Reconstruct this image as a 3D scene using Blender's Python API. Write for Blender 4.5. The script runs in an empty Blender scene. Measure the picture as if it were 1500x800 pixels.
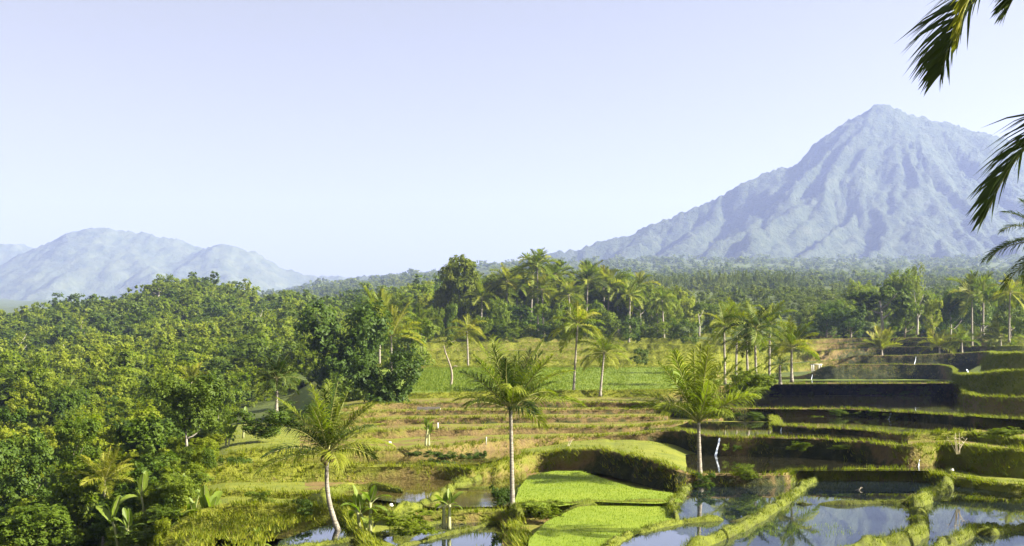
import bpy, math, random
import numpy as np
from mathutils import Vector

random.seed(11)
RNG = np.random.default_rng(11)
SC = bpy.context.scene
COL = SC.collection
F, HX, HY = 1608.0, 750.0, 545.0          # focal length and level line, in units of the 1500 wide frame


def P(px, py, D):
    return np.array([(px - HX) / F * D, D, -(py - HY) / F * D])


def Pz(px, py, z):
    return P(px, py, -z * F / (py - HY))


# ------------------------------------------------------------------ noise
def _hash(ix, iy, seed):
    n = (ix.astype(np.int64) * 374761393 + iy.astype(np.int64) * 668265263 + seed * 974711) & 0x7fffffff
    n = ((n ^ (n >> 13)) * 1274126177) & 0x7fffffff
    return ((n ^ (n >> 16)) & 0xffff) / 65535.0


def vnoise(x, y, seed=0):
    x = np.asarray(x, float); y = np.asarray(y, float)
    ix = np.floor(x); iy = np.floor(y)
    fx = x - ix; fy = y - iy
    fx = fx * fx * (3 - 2 * fx); fy = fy * fy * (3 - 2 * fy)
    a = _hash(ix, iy, seed); b = _hash(ix + 1, iy, seed)
    c = _hash(ix, iy + 1, seed); d = _hash(ix + 1, iy + 1, seed)
    return (a * (1 - fx) + b * fx) * (1 - fy) + (c * (1 - fx) + d * fx) * fy


def fbm(x, y, octv=4, seed=0):
    s = 0; a = 0.5; t = 0
    x = np.asarray(x, float); y = np.asarray(y, float)
    for i in range(octv):
        s = s + a * vnoise(x * 2 ** i, y * 2 ** i, seed + i); t += a; a *= 0.5
    return s / t * 2 - 1


# ------------------------------------------------------------------ mesh helpers
def mesh(name, V, faces, mats, midx=None, smooth=False, rnd=None, attrs=None):
    """faces: list of int arrays (n,3) / (n,4)"""
    me = bpy.data.meshes.new(name)
    V = np.asarray(V, np.float32)
    faces = [np.asarray(f, np.int32) for f in faces if len(f)]
    nl = sum(f.size for f in faces); nf = sum(len(f) for f in faces)
    me.vertices.add(len(V)); me.vertices.foreach_set('co', V.ravel())
    me.loops.add(nl); me.polygons.add(nf)
    me.loops.foreach_set('vertex_index', np.concatenate([f.ravel() for f in faces]))
    tot = np.concatenate([np.full(len(f), f.shape[1], np.int32) for f in faces])
    st = np.concatenate([[0], np.cumsum(tot)[:-1]]).astype(np.int32)
    me.polygons.foreach_set('loop_start', st)
    try:
        me.polygons.foreach_set('loop_total', tot)
    except Exception:
        pass
    for m in (mats if isinstance(mats, (list, tuple)) else [mats]):
        me.materials.append(m)
    if midx is not None:
        me.polygons.foreach_set('material_index', np.asarray(midx, np.int32))
    if smooth:
        me.polygons.foreach_set('use_smooth', np.ones(nf, bool))
    me.update(calc_edges=True)
    if rnd is not None:
        a = me.attributes.new('rnd', 'FLOAT', 'POINT'); a.data.foreach_set('value', np.asarray(rnd, np.float32))
    for k, v in (attrs or {}).items():
        a = me.attributes.new(k, 'FLOAT', 'POINT'); a.data.foreach_set('value', np.asarray(v, np.float32))
    return me


class MB:
    """collects verts, quads, tris, rnd, material index"""
    def __init__(s):
        s.V = []; s.Q = []; s.T = []; s.qm = []; s.tm = []; s.R = []; s.n = 0

    def add(s, V, Q=(), T=(), m=0, rnd=None):
        V = np.asarray(V, float).reshape(-1, 3)
        if len(Q):
            Q = np.asarray(Q, int) + s.n; s.Q.append(Q); s.qm.append(np.full(len(Q), m))
        if len(T):
            T = np.asarray(T, int) + s.n; s.T.append(T); s.tm.append(np.full(len(T), m))
        s.V.append(V); s.R.append(np.full(len(V), 0.5) if rnd is None else np.broadcast_to(np.asarray(rnd, float), (len(V),)))
        s.n += len(V)

    def tube(s, pts, rad, sides=8, m=0, cap=True, rnd=None):
        pts = np.asarray(pts, float); n = len(pts)
        rad = np.broadcast_to(np.asarray(rad, float), (n,))
        tang = np.gradient(pts, axis=0)
        tang /= np.linalg.norm(tang, axis=1)[:, None] + 1e-9
        ref = np.array([0.31, 0.95, 0.05])
        u = np.cross(tang, ref); bad = np.linalg.norm(u, axis=1) < 0.1
        u[bad] = np.cross(tang[bad], [1, 0, 0.1]); u /= np.linalg.norm(u, axis=1)[:, None]
        v = np.cross(tang, u)
        a = np.arange(sides) / sides * 2 * math.pi
        V = (pts[:, None] + rad[:, None, None] * (np.cos(a)[None, :, None] * u[:, None] + np.sin(a)[None, :, None] * v[:, None])).reshape(-1, 3)
        i = np.arange(n - 1)[:, None] * sides; j = np.arange(sides)[None]; k = (j + 1) % sides
        Q = np.stack([i + j, i + k, i + sides + k, i + sides + j], -1).reshape(-1, 4)
        T = []
        if cap:
            V = np.vstack([V, pts[0], pts[-1]])
            b = n * sides
            T = [[b, (x + 1) % sides, x] for x in range(sides)] + [[b + 1, b - sides + x, b - sides + (x + 1) % sides] for x in range(sides)]
        s.add(V, Q, T, m, rnd)

    def box(s, c, d, m=0, ax=None):
        c = np.asarray(c, float); d = np.asarray(d, float) / 2
        S = np.array([[-1, -1, -1], [1, -1, -1], [1, 1, -1], [-1, 1, -1], [-1, -1, 1], [1, -1, 1], [1, 1, 1], [-1, 1, 1]], float) * d
        if ax is not None:
            S = S @ np.asarray(ax)
        s.add(S + c, [[0, 3, 2, 1], [4, 5, 6, 7], [0, 1, 5, 4], [1, 2, 6, 5], [2, 3, 7, 6], [3, 0, 4, 7]], m=m)

    def mesh(s, name, mats, smooth=False):
        faces = []; mi = []
        if s.Q: faces.append(np.vstack(s.Q)); mi.append(np.concatenate(s.qm))
        if s.T: faces.append(np.vstack(s.T)); mi.append(np.concatenate(s.tm))
        return mesh(name, np.vstack(s.V), faces, mats, np.concatenate(mi), smooth, np.concatenate(s.R))


def obj(name, me, parent=None, loc=None, rot=None, scale=None, mat=None):
    o = bpy.data.objects.new(name, me)
    COL.objects.link(o)
    if parent is not None: o.parent = parent
    if loc is not None: o.location = [float(x) for x in loc]
    if rot is not None: o.rotation_euler = [float(x) for x in rot]
    if scale is not None: o.scale = [float(x) for x in (scale if hasattr(scale, '__len__') else (scale,) * 3)]
    if mat is not None:
        o.material_slots[0].link = 'OBJECT'; o.material_slots[0].material = mat
    return o


def tag(o, label=None, cat=None, group=None, kind=None):
    if label: o['label'] = label
    if cat: o['category'] = cat
    if group: o['group'] = group
    if kind: o['kind'] = kind
    return o


def thing(name, label, cat, loc, group=None):
    return tag(obj(name, None, loc=loc), label, cat, group)


def grid_faces(nr, nc):
    i = np.arange(nr - 1)[:, None] * nc; j = np.arange(nc - 1)[None]
    return np.stack([i + j, i + j + 1, i + nc + j + 1, i + nc + j], -1).reshape(-1, 4)


# ------------------------------------------------------------------ materials
def new_mat(name):
    m = bpy.data.materials.new(name); m.use_nodes = True
    nt = m.node_tree; nt.nodes.clear()
    return m, nt, nt.nodes, nt.links


def ramp(nodes, stops):
    r = nodes.new('ShaderNodeValToRGB'); e = r.color_ramp.elements
    while len(e) < len(stops): e.new(0.5)
    for k, (p, c) in enumerate(stops):
        e[k].position = p; e[k].color = (*c, 1)
    return r


def noise_node(nodes, links, vec, scale, detail=4, rough=0.6, dist=0.0):
    n = nodes.new('ShaderNodeTexNoise'); n.inputs['Scale'].default_value = scale
    n.inputs['Detail'].default_value = detail; n.inputs['Roughness'].default_value = rough
    n.inputs['Distortion'].default_value = dist
    links.new(vec, n.inputs['Vector'])
    return n


def math_node(nodes, links, op, a, b=None):
    n = nodes.new('ShaderNodeMath'); n.operation = op
    for k, x in enumerate((a, b)):
        if x is None: continue
        if isinstance(x, (int, float)): n.inputs[k].default_value = x
        else: links.new(x, n.inputs[k])
    return n.outputs[0]


def mat_leaf(name, stops, transl=0.35, rough=0.55, objw=0.5, spec=0.12):
    m, nt, N, L = new_mat(name)
    at = N.new('ShaderNodeAttribute'); at.attribute_name = 'rnd'
    oi = N.new('ShaderNodeObjectInfo')
    a = math_node(N, L, 'MULTIPLY', at.outputs['Fac'], 1 - objw)
    b = math_node(N, L, 'MULTIPLY', oi.outputs['Random'], objw)
    f = math_node(N, L, 'ADD', a, b)
    r = ramp(N, stops); L.new(f, r.inputs[0])
    p = N.new('ShaderNodeBsdfPrincipled'); p.inputs['Roughness'].default_value = rough
    p.inputs['Specular IOR Level'].default_value = spec
    L.new(r.outputs[0], p.inputs['Base Color'])
    t = N.new('ShaderNodeBsdfTranslucent')
    h = N.new('ShaderNodeMix'); h.data_type = 'RGBA'; h.blend_type = 'MULTIPLY'; h.inputs[0].default_value = 1
    L.new(r.outputs[0], h.inputs[6]); h.inputs[7].default_value = (1.15, 1.35, 0.45, 1)
    L.new(h.outputs[2], t.inputs['Color'])
    mx = N.new('ShaderNodeMixShader'); mx.inputs[0].default_value = transl
    L.new(p.outputs[0], mx.inputs[1]); L.new(t.outputs[0], mx.inputs[2])
    o = N.new('ShaderNodeOutputMaterial'); L.new(mx.outputs[0], o.inputs[0])
    return m


def mat_noise(name, stops, scale=1.0, detail=6, rough=0.9, bump=0.3, bscale=None, bdist=0.1, attr=None, second=None, coord='Object', spec=0.2, stretch=(1, 1, 1), attr_w=0.6):
    """noise driven colour; attr: point attribute that shifts the ramp; second: (stops, scale, low, high) patches laid over"""
    m, nt, N, L = new_mat(name)
    tc = N.new('ShaderNodeTexCoord')
    mp = N.new('ShaderNodeMapping'); mp.inputs['Scale'].default_value = stretch
    L.new(tc.outputs[coord], mp.inputs[0]); vec = mp.outputs[0]
    n = noise_node(N, L, vec, scale, detail, 0.65)
    fac = n.outputs['Fac']
    if attr:
        at = N.new('ShaderNodeAttribute'); at.attribute_name = attr
        a = math_node(N, L, 'MULTIPLY', at.outputs['Fac'], attr_w)
        b = math_node(N, L, 'MULTIPLY', fac, 1 - attr_w)
        fac = math_node(N, L, 'ADD', a, b)
    r = ramp(N, stops); L.new(fac, r.inputs[0]); colr = r.outputs[0]
    if second:
        st2, s2, lo, hi = second
        n2 = noise_node(N, L, vec, s2, 4, 0.6)
        mr = N.new('ShaderNodeMapRange'); mr.inputs[1].default_value = lo; mr.inputs[2].default_value = hi
        L.new(n2.outputs['Fac'], mr.inputs[0])
        n3 = noise_node(N, L, vec, scale * 2.7, 4, 0.6)
        r2 = ramp(N, st2); L.new(n3.outputs['Fac'], r2.inputs[0])
        mx = N.new('ShaderNodeMix'); mx.data_type = 'RGBA'
        L.new(mr.outputs[0], mx.inputs[0]); L.new(colr, mx.inputs[6]); L.new(r2.outputs[0], mx.inputs[7]); colr = mx.outputs[2]
    p = N.new('ShaderNodeBsdfPrincipled'); p.inputs['Roughness'].default_value = rough
    p.inputs['Specular IOR Level'].default_value = spec
    L.new(colr, p.inputs['Base Color'])
    if bump:
        nb = noise_node(N, L, vec, bscale or scale * 4, 5, 0.7)
        bp = N.new('ShaderNodeBump'); bp.inputs['Strength'].default_value = bump; bp.inputs['Distance'].default_value = bdist
        L.new(nb.outputs['Fac'], bp.inputs['Height']); L.new(bp.outputs[0], p.inputs['Normal'])
    o = N.new('ShaderNodeOutputMaterial'); L.new(p.outputs[0], o.inputs[0])
    return m


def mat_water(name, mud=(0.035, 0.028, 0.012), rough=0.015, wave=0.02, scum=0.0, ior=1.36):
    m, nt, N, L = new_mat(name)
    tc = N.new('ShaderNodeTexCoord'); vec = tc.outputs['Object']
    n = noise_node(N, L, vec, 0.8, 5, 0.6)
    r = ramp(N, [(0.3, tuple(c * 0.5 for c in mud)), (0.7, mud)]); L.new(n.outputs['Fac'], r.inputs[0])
    p = N.new('ShaderNodeBsdfPrincipled')
    p.inputs['IOR'].default_value = ior; p.inputs['Specular IOR Level'].default_value = 0.5
    L.new(r.outputs[0], p.inputs['Base Color'])
    if scum:
        n2 = noise_node(N, L, vec, 1.1, 6, 0.75)
        mr = N.new('ShaderNodeMapRange'); mr.inputs[1].default_value = 0.62 - scum; mr.inputs[2].default_value = 0.75 - scum
        mr.inputs[3].default_value = rough; mr.inputs[4].default_value = 0.5
        L.new(n2.outputs['Fac'], mr.inputs[0]); L.new(mr.outputs[0], p.inputs['Roughness'])
    else:
        p.inputs['Roughness'].default_value = rough
    nb = noise_node(N, L, vec, 2.2, 3, 0.5)
    bp = N.new('ShaderNodeBump'); bp.inputs['Strength'].default_value = wave; bp.inputs['Distance'].default_value = 0.05
    L.new(nb.outputs['Fac'], bp.inputs['Height']); L.new(bp.outputs[0], p.inputs['Normal'])
    o = N.new('ShaderNodeOutputMaterial'); L.new(p.outputs[0], o.inputs[0])
    return m


def mat_plain(name, c, rough=0.7, spec=0.3, vary=0.3, scale=6, bump=0.3, stretch=(1, 1, 1)):
    return mat_noise(name, [(0.25, tuple(x * (1 - vary) for x in c)), (0.75, tuple(min(1, x * (1 + vary)) for x in c))], scale, 5, rough, bump, None, 0.02, spec=spec, stretch=stretch)


M = {}
M['leaf_bright'] = mat_leaf('leaf_bright', [(0.15, (0.075, 0.105, 0.008)), (0.5, (0.130, 0.165, 0.010)), (0.85, (0.195, 0.210, 0.016))], transl=0.45)
M['leaf_mid'] = mat_leaf('leaf_mid', [(0.15, (0.040, 0.072, 0.008)), (0.5, (0.078, 0.118, 0.010)), (0.85, (0.130, 0.165, 0.014))], transl=0.4)
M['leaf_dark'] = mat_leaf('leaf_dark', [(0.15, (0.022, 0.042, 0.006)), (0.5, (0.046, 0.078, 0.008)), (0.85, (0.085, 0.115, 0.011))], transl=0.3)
M['leaf_olive'] = mat_leaf('leaf_olive', [(0.15, (0.105, 0.130, 0.014)), (0.5, (0.155, 0.175, 0.018)), (0.85, (0.21, 0.22, 0.028))], transl=0.5)
M['leaf_forest'] = mat_leaf('leaf_forest', [(0.1, (0.080, 0.115, 0.008)), (0.45, (0.130, 0.168, 0.010)), (0.7, (0.165, 0.195, 0.012)), (0.95, (0.205, 0.220, 0.020))], transl=0.5, objw=0.75)
M['leaf_far'] = mat_leaf('leaf_far', [(0.05, (0.075, 0.110, 0.009)), (0.45, (0.125, 0.160, 0.011)), (0.9, (0.200, 0.220, 0.018))], transl=0.5, objw=0.0)
M['leaf_plain'] = mat_leaf('leaf_plain', [(0.05, (0.045, 0.066, 0.010)), (0.45, (0.088, 0.112, 0.012)), (0.9, (0.150, 0.165, 0.018))], transl=0.4, objw=0.0)
M['leaf_belt'] = mat_leaf('leaf_belt', [(0.15, (0.065, 0.098, 0.008)), (0.5, (0.112, 0.150, 0.010)), (0.85, (0.170, 0.190, 0.014))], transl=0.45)
M['palm_leaf'] = mat_leaf('palm_leaf', [(0.1, (0.060, 0.088, 0.008)), (0.5, (0.112, 0.142, 0.011)), (0.9, (0.180, 0.190, 0.018))], transl=0.4, rough=0.55, objw=0.55, spec=0.15)
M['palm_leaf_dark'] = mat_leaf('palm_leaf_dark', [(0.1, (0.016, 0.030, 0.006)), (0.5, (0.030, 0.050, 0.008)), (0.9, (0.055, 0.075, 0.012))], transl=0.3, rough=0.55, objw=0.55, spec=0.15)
M['palm_leaf_yellow'] = mat_leaf('palm_leaf_yellow', [(0.1, (0.095, 0.115, 0.010)), (0.5, (0.16, 0.17, 0.013)), (0.9, (0.24, 0.22, 0.025))], transl=0.45, rough=0.55, objw=0.5, spec=0.15)
M['banana_leaf'] = mat_leaf('banana_leaf', [(0.1, (0.075, 0.115, 0.012)), (0.5, (0.12, 0.165, 0.018)), (0.9, (0.18, 0.22, 0.03))], transl=0.45, rough=0.5, spec=0.25)
M['grass'] = mat_leaf('grass', [(0.1, (0.075, 0.098, 0.007)), (0.5, (0.135, 0.155, 0.010)), (0.9, (0.21, 0.205, 0.016))], transl=0.4, objw=0.0)
M['grass_dry'] = mat_leaf('grass_dry', [(0.1, (0.10, 0.085, 0.02)), (0.5, (0.17, 0.14, 0.035)), (0.9, (0.27, 0.22, 0.06))], transl=0.3, objw=0.0)
M['rachis'] = mat_plain('rachis', (0.19, 0.185, 0.05), 0.5)
M['palm_bark'] = mat_noise('palm_bark', [(0.30, (0.06, 0.05, 0.035)), (0.48, (0.17, 0.15, 0.115)), (0.75, (0.31, 0.28, 0.225))], 3.0, 6, 0.85, 0.5, 6, 0.03, stretch=(1, 1, 4.5))
M['pale_bark'] = mat_noise('pale_bark', [(0.3, (0.13, 0.115, 0.09)), (0.7, (0.33, 0.30, 0.25))], 2.5, 5, 0.85, 0.4, 8, 0.03, stretch=(1, 1, 0.5))
M['brown_bark'] = mat_noise('brown_bark', [(0.3, (0.10, 0.08, 0.055)), (0.7, (0.26, 0.22, 0.16))], 3, 5, 0.9, 0.4, 8, 0.03)
M['banana_stem'] = mat_noise('banana_stem', [(0.3, (0.13, 0.14, 0.05)), (0.7, (0.28, 0.28, 0.13))], 3, 4, 0.6, 0.3, 8, 0.02, stretch=(1, 1, 0.3))
M['coconut'] = mat_plain('coconut', (0.10, 0.075, 0.02), 0.6)
M['bank'] = mat_noise('bank', [(0.24, (0.018, 0.023, 0.006)), (0.32, (0.036, 0.040, 0.009)), (0.42, (0.115, 0.078, 0.030)), (0.50, (0.125, 0.100, 0.026)), (0.62, (0.105, 0.115, 0.011)), (0.85, (0.16, 0.165, 0.013))],  # darkest stops carry the shade of the right-hand walls as colour
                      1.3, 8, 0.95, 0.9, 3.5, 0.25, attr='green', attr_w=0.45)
M['mud'] = mat_noise('mud', [(0.25, (0.050, 0.032, 0.012)), (0.5, (0.115, 0.078, 0.026)), (0.8, (0.175, 0.125, 0.045))], 0.9, 8, 0.9, 0.6, 3.5, 0.12, attr='green', attr_w=0.1,
                     second=([(0.3, (0.085, 0.10, 0.010)), (0.7, (0.15, 0.16, 0.014))], 0.55, 0.42, 0.56), spec=0.15)
M['lawn'] = mat_noise('lawn', [(0.3, (0.070, 0.088, 0.010)), (0.5, (0.110, 0.125, 0.011)), (0.65, (0.145, 0.150, 0.014)), (0.8, (0.155, 0.145, 0.022))], 0.7, 9, 0.9, 0.6, 6, 0.1)
M['rice'] = mat_noise('rice', [(0.3, (0.095, 0.140, 0.008)), (0.55, (0.130, 0.172, 0.010)), (0.8, (0.165, 0.195, 0.013))], 0.35, 7, 0.85, 0.5, 9, 0.06, stretch=(0.35, 1, 1))
M['bund'] = mat_noise('bund', [(0.28, (0.022, 0.020, 0.008)), (0.42, (0.050, 0.055, 0.009)), (0.58, (0.085, 0.100, 0.009)), (0.8, (0.140, 0.150, 0.012))], 2.2, 8, 0.95, 0.9, 7, 0.12, attr='green', attr_w=0.3)
M['rice_far'] = mat_noise('rice_far', [(0.3, (0.070, 0.105, 0.008)), (0.55, (0.100, 0.135, 0.009)), (0.8, (0.135, 0.160, 0.012))], 0.10, 7, 0.85, 0.5, 3, 0.1, stretch=(0.25, 1.6, 1))
M['ground'] = mat_noise('ground', [(0.3, (0.030, 0.042, 0.010)), (0.55, (0.050, 0.066, 0.011)), (0.8, (0.080, 0.092, 0.016))], 0.12, 8, 0.95, 0.5, 0.6, 1.0)
M['rock'] = mat_noise('forested_rock', [(0.30, (0.014, 0.024, 0.012)), (0.5, (0.040, 0.054, 0.022)), (0.72, (0.066, 0.076, 0.042))], 0.03, 10, 0.95, 1.0, 0.07, 16.0, coord='Object')
M['far_hill'] = mat_noise('far_hill', [(0.3, (0.03, 0.042, 0.02)), (0.7, (0.075, 0.085, 0.04))], 0.012, 8, 0.95, 0.8, 0.03, 14.0)
M['pond'] = mat_water('pond_water', (0.010, 0.016, 0.020), 0.006, 0.010, ior=1.85)
M['paddy'] = mat_water('paddy_water', (0.075, 0.058, 0.018), 0.03, 0.03, 0.0)
M['paddy_dark'] = mat_water('shaded_paddy_water', (0.020, 0.019, 0.010), 0.03, 0.03, ior=1.45)  # darker copy of paddy, black wall reflections put into its colour
M['white_water'] = mat_plain('white_water', (0.70, 0.77, 0.86), 0.35, 0.5, 0.12, 14, 0.6, (1, 1, 0.25))
M['white_paint'] = mat_plain('bleached_wood', (0.36, 0.34, 0.29), 0.7, vary=0.2)
M['old_wood'] = mat_plain('weathered_wood', (0.16, 0.13, 0.10), 0.9, vary=0.4)
M['thatch'] = mat_plain('weathered_thatch', (0.055, 0.047, 0.038), 0.95, vary=0.4, scale=9, bump=0.8)
M['stone'] = mat_plain('pale_stone', (0.62, 0.60, 0.54), 0.8, vary=0.15)
M['dry_twig'] = mat_plain('dry_twig', (0.42, 0.36, 0.24), 0.8, vary=0.25)

# ------------------------------------------------------------------ ground sheet
G_NODES = [3, 12, 25, 35, 45, 60, 80, 100, 120, 150, 200, 235, 260, 300, 350, 450, 600, 700, 900, 1300, 2000, 3000, 6000, 9000]
_near = {3: -1.7, 12: -3.2, 25: -7.5, 35: -9}
_tabs = {
    -200: {45: -12, 60: -13.5, 80: -14.5, 100: -14.5, 120: -14, 150: -13, 200: -11, 300: -6, 450: 7, 600: 22, 700: 24, 900: 30, 1300: 45, 2000: 105, 3000: 180, 6000: 370, 9000: 540},
    0: {45: -12, 60: -13.5, 80: -14.5, 100: -14.5, 120: -14, 150: -13, 200: -11, 300: -6, 450: 7, 600: 22, 700: 24, 900: 30, 1300: 45, 2000: 105, 3000: 180, 6000: 370, 9000: 540},
    150: {45: -11.5, 60: -13.2, 80: -14, 100: -14, 120: -13.5, 150: -12.5, 200: -10.5, 300: -5, 450: 10, 600: 29, 700: 31, 900: 33, 1300: 48, 2000: 108, 3000: 182, 6000: 370, 9000: 540},
    250: {45: -11, 60: -11.5, 80: -12, 100: -12, 120: -11.5, 150: -11, 200: -9, 300: -3.5, 450: 14, 600: 39, 700: 41, 900: 38, 1300: 52, 2000: 112, 3000: 185, 6000: 370, 9000: 540},
    400: {45: -9, 60: -8.5, 80: -8.4, 100: -8, 120: -7.5, 150: -7, 200: -6, 300: -1, 450: 12, 600: 32, 700: 36, 900: 44, 1300: 62, 2000: 130, 3000: 200, 6000: 370, 9000: 540},
    500: {45: -8.2, 60: -7.3, 80: -7, 100: -6.3, 120: -5.8, 150: -5.2, 200: -3.5, 300: 3, 450: 15, 600: 33, 700: 38, 900: 50, 1300: 75, 2000: 150, 3000: 230, 6000: 400, 9000: 560},
    620: {45: -8, 60: -7, 80: -5.6, 100: -4.5, 120: -4.0, 150: -3.2, 200: -0.8, 260: 3.2, 300: 7, 350: 11.5, 450: 21, 600: 35, 700: 42, 900: 56, 1300: 85, 2000: 160, 3000: 260, 6000: 450, 9000: 600},
    750: {45: -8, 60: -6.9, 80: -5.2, 100: -4.5, 120: -3.9, 150: -3.0, 200: -0.7, 260: 3.2, 300: 7, 350: 12.3, 450: 24, 600: 38, 700: 46, 900: 62, 1300: 95, 2000: 170, 3000: 290, 6000: 500, 9000: 650},
    1000: {45: -8, 60: -6.6, 80: -5.0, 100: -4.3, 120: -3.8, 150: -3.3, 200: -2.4, 235: -1.8, 260: 1.2, 300: 5.5, 350: 12, 450: 27, 600: 42, 700: 50, 900: 70, 1300: 105, 2000: 175, 3000: 300, 6000: 520, 9000: 700},
    1250: {45: -7.8, 60: -6.3, 80: -4.8, 100: -4.2, 120: -3.8, 150: -3.6, 200: -3.2, 235: -3.0, 260: 0.2, 300: 5, 350: 12, 450: 27, 600: 41, 700: 49, 900: 68, 1300: 104, 2000: 175, 3000: 300, 6000: 520, 9000: 700},
}
_tabs[1500] = _tabs[1250]; _tabs[1700] = _tabs[1250]
G_COLS = list(_tabs)
_tab = {}
for _c, _t in _tabs.items():
    _t = {**_near, **_t}; _k = sorted(_t)
    _tab[_c] = np.interp(np.log(np.array(G_NODES, float)), np.log(np.array(_k, float)), [_t[q] for q in _k])


def zg(X, D):
    X = np.asarray(X, float); D = np.asarray(D, float)
    px = HX + F * X / np.maximum(D, 4)
    lg = np.log(np.maximum(D, 3)); nodes = np.log(np.array(G_NODES, float))
    vals = np.stack([np.interp(lg, nodes, _tab[c]) for c in G_COLS], 0)
    k = np.interp(px, G_COLS, np.arange(len(G_COLS)))
    i = np.clip(np.floor(k).astype(int), 0, len(G_COLS) - 2); f = k - i
    f = f * f * (3 - 2 * f)
    v0 = np.take_along_axis(vals, i[None], 0)[0]; v1 = np.take_along_axis(vals, i[None] + 1, 0)[0]
    z = v0 * (1 - f) + v1 * f
    amp = np.clip((D - 240) / 400, 0, 1) * 5 + np.clip((D - 700) / 2000, 0, 1) * 10
    return z + amp * fbm(X / 60, D / 60, 3, 5)


rows = np.concatenate([np.linspace(-30, 30, 16), np.geomspace(33, 7400, 170)])
cols = np.linspace(-1.35, 1.35, 240)
TT, DD = np.meshgrid(cols, rows)
XX = TT * (DD + 42)
ZZ = zg(XX, DD)
V = np.stack([XX, DD, ZZ], -1).reshape(-1, 3)
tag(obj('ground', mesh('ground', V, [grid_faces(*XX.shape)], M['ground'], smooth=True)), kind='structure')


# ------------------------------------------------------------------ mountain and hills
def tents(X, Y, ridges, rough=6.0):
    Z = np.full(X.shape, -500.0)
    for pts, k, c in ridges:
        A = np.array([P(*p) for p in pts])
        for a, b in zip(A[:-1], A[1:]):
            ab = b[:2] - a[:2]; L2 = ab @ ab
            t = np.clip(((X - a[0]) * ab[0] + (Y - a[1]) * ab[1]) / L2, 0, 1)
            d = np.hypot(X - a[0] - t * ab[0], Y - a[1] - t * ab[1])
            z = a[2] + t * (b[2] - a[2])
            Z = np.maximum(Z, z + c * k - k * np.sqrt(d * d + c * c))
    return Z


def ridged(x, y, o, seed):
    s = 0; a = 1; t = 0
    for i in range(o):
        s = s + a * (1 - np.abs(2 * vnoise(x * 2 ** i, y * 2 ** i, seed + i) - 1)); t += a; a *= 0.55
    return s / t


xs = np.arange(-900, 3300, 10.0); ys = np.arange(2500, 4700, 10.0)
X, Y = np.meshgrid(xs, ys)
wx = X + 45 * fbm(X / 170, Y / 170, 3, 60); wy = Y + 45 * fbm(X / 170, Y / 170, 3, 70)
sky_m = [(380, 432, 4000), (540, 408, 4000), (640, 399, 4000), (720, 388, 4000), (800, 377, 4000), (850, 366, 4000), (900, 352, 4000), (950, 334, 4000),
         (1000, 313, 4000), (1050, 291, 4000), (1100, 269, 4000), (1150, 244, 4000), (1200, 213, 4000), (1240, 184, 4000), (1262, 169, 4000), (1278, 158, 4000),
         (1288, 157, 4000), (1300, 163, 4000), (1325, 172, 4000), (1350, 175, 4000), (1400, 187, 4000), (1440, 196, 4000), (1500, 214, 4000), (1600, 262, 4000), (1750, 330, 4000), (1950, 400, 4000)]
ridges = [
    (sky_m, 0.85, 20),
    ([(1288, 158, 4000), (1262, 196, 3890), (1228, 238, 3760), (1194, 288, 3600), (1150, 338, 3400), (1075, 392, 3050)], 0.95, 14),
    ([(1330, 174, 4000), (1312, 216, 3850), (1286, 258, 3700), (1240, 296, 3520), (1190, 345, 3300), (1140, 392, 3050)], 0.95, 14),
    ([(1312, 216, 3850), (1340, 268, 3680), (1368, 312, 3480), (1395, 362, 3200), (1410, 400, 2950)], 0.95, 14),
    ([(1312, 216, 3850), (1303, 276, 3640), (1290, 330, 3400), (1272, 385, 3100)], 0.95, 14),
    ([(1400, 187, 4000), (1420, 240, 3820), (1452, 292, 3600), (1480, 345, 3300), (1500, 395, 3000)], 0.95, 14),
    ([(1500, 214, 4000), (1530, 300, 3600), (1560, 380, 3100)], 0.9, 14),
    ([(1150, 244, 4000), (1120, 298, 3750), (1060, 352, 3400), (1000, 395, 3000)], 0.8, 20),
    ([(1240, 184, 4000), (1212, 222, 3880), (1172, 262, 3740), (1130, 318, 3500), (1095, 352, 3300)], 0.85, 14),
    ([(1050, 291, 4000), (1000, 345, 3600), (920, 385, 3150)], 0.7, 20),
    ([(950, 334, 4000), (900, 372, 3600), (830, 398, 3100)], 0.7, 20),
]
Z = tents(wx, wy, ridges)
hgt = np.clip((Z - 250) / 700, 0, 1)
sx, sy = P(1300, 160, 4060)[:2]
rr = np.hypot(wx - sx, wy - sy); ph = np.arctan2(wx - sx, sy - wy)
front = np.clip((4005 - Y) / 160, 0, 1)
g1 = ridged(ph * 4.3 + 1.1 * fbm(X / 420, Y / 420, 3, 81), rr / 700, 2, 31); g2 = ridged(ph * 13 + 1.6 * fbm(X / 210, Y / 210, 3, 91), rr / 330, 3, 36)
Z = Z - (105 * (1 - g1) + 60 * (1 - g2)) * np.clip(rr / 420, 0.1, 1) * (0.35 + 0.65 * np.clip(hgt * 2, 0, 1)) * front
Z = Z - 14 * (1 - ridged(X / 48, Y / 60, 3, 41)) + 6 * fbm(X / 26, Y / 26, 2, 44) + 7 + 11 * RNG.random(X.shape)
Z = np.maximum(Z, zg(X, Y) - 25)
V = np.stack([X, Y, Z], -1).reshape(-1, 3)
tag(obj('mountain', mesh('mountain', V, [grid_faces(*X.shape)], M['rock'], smooth=False)), kind='structure')

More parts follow.
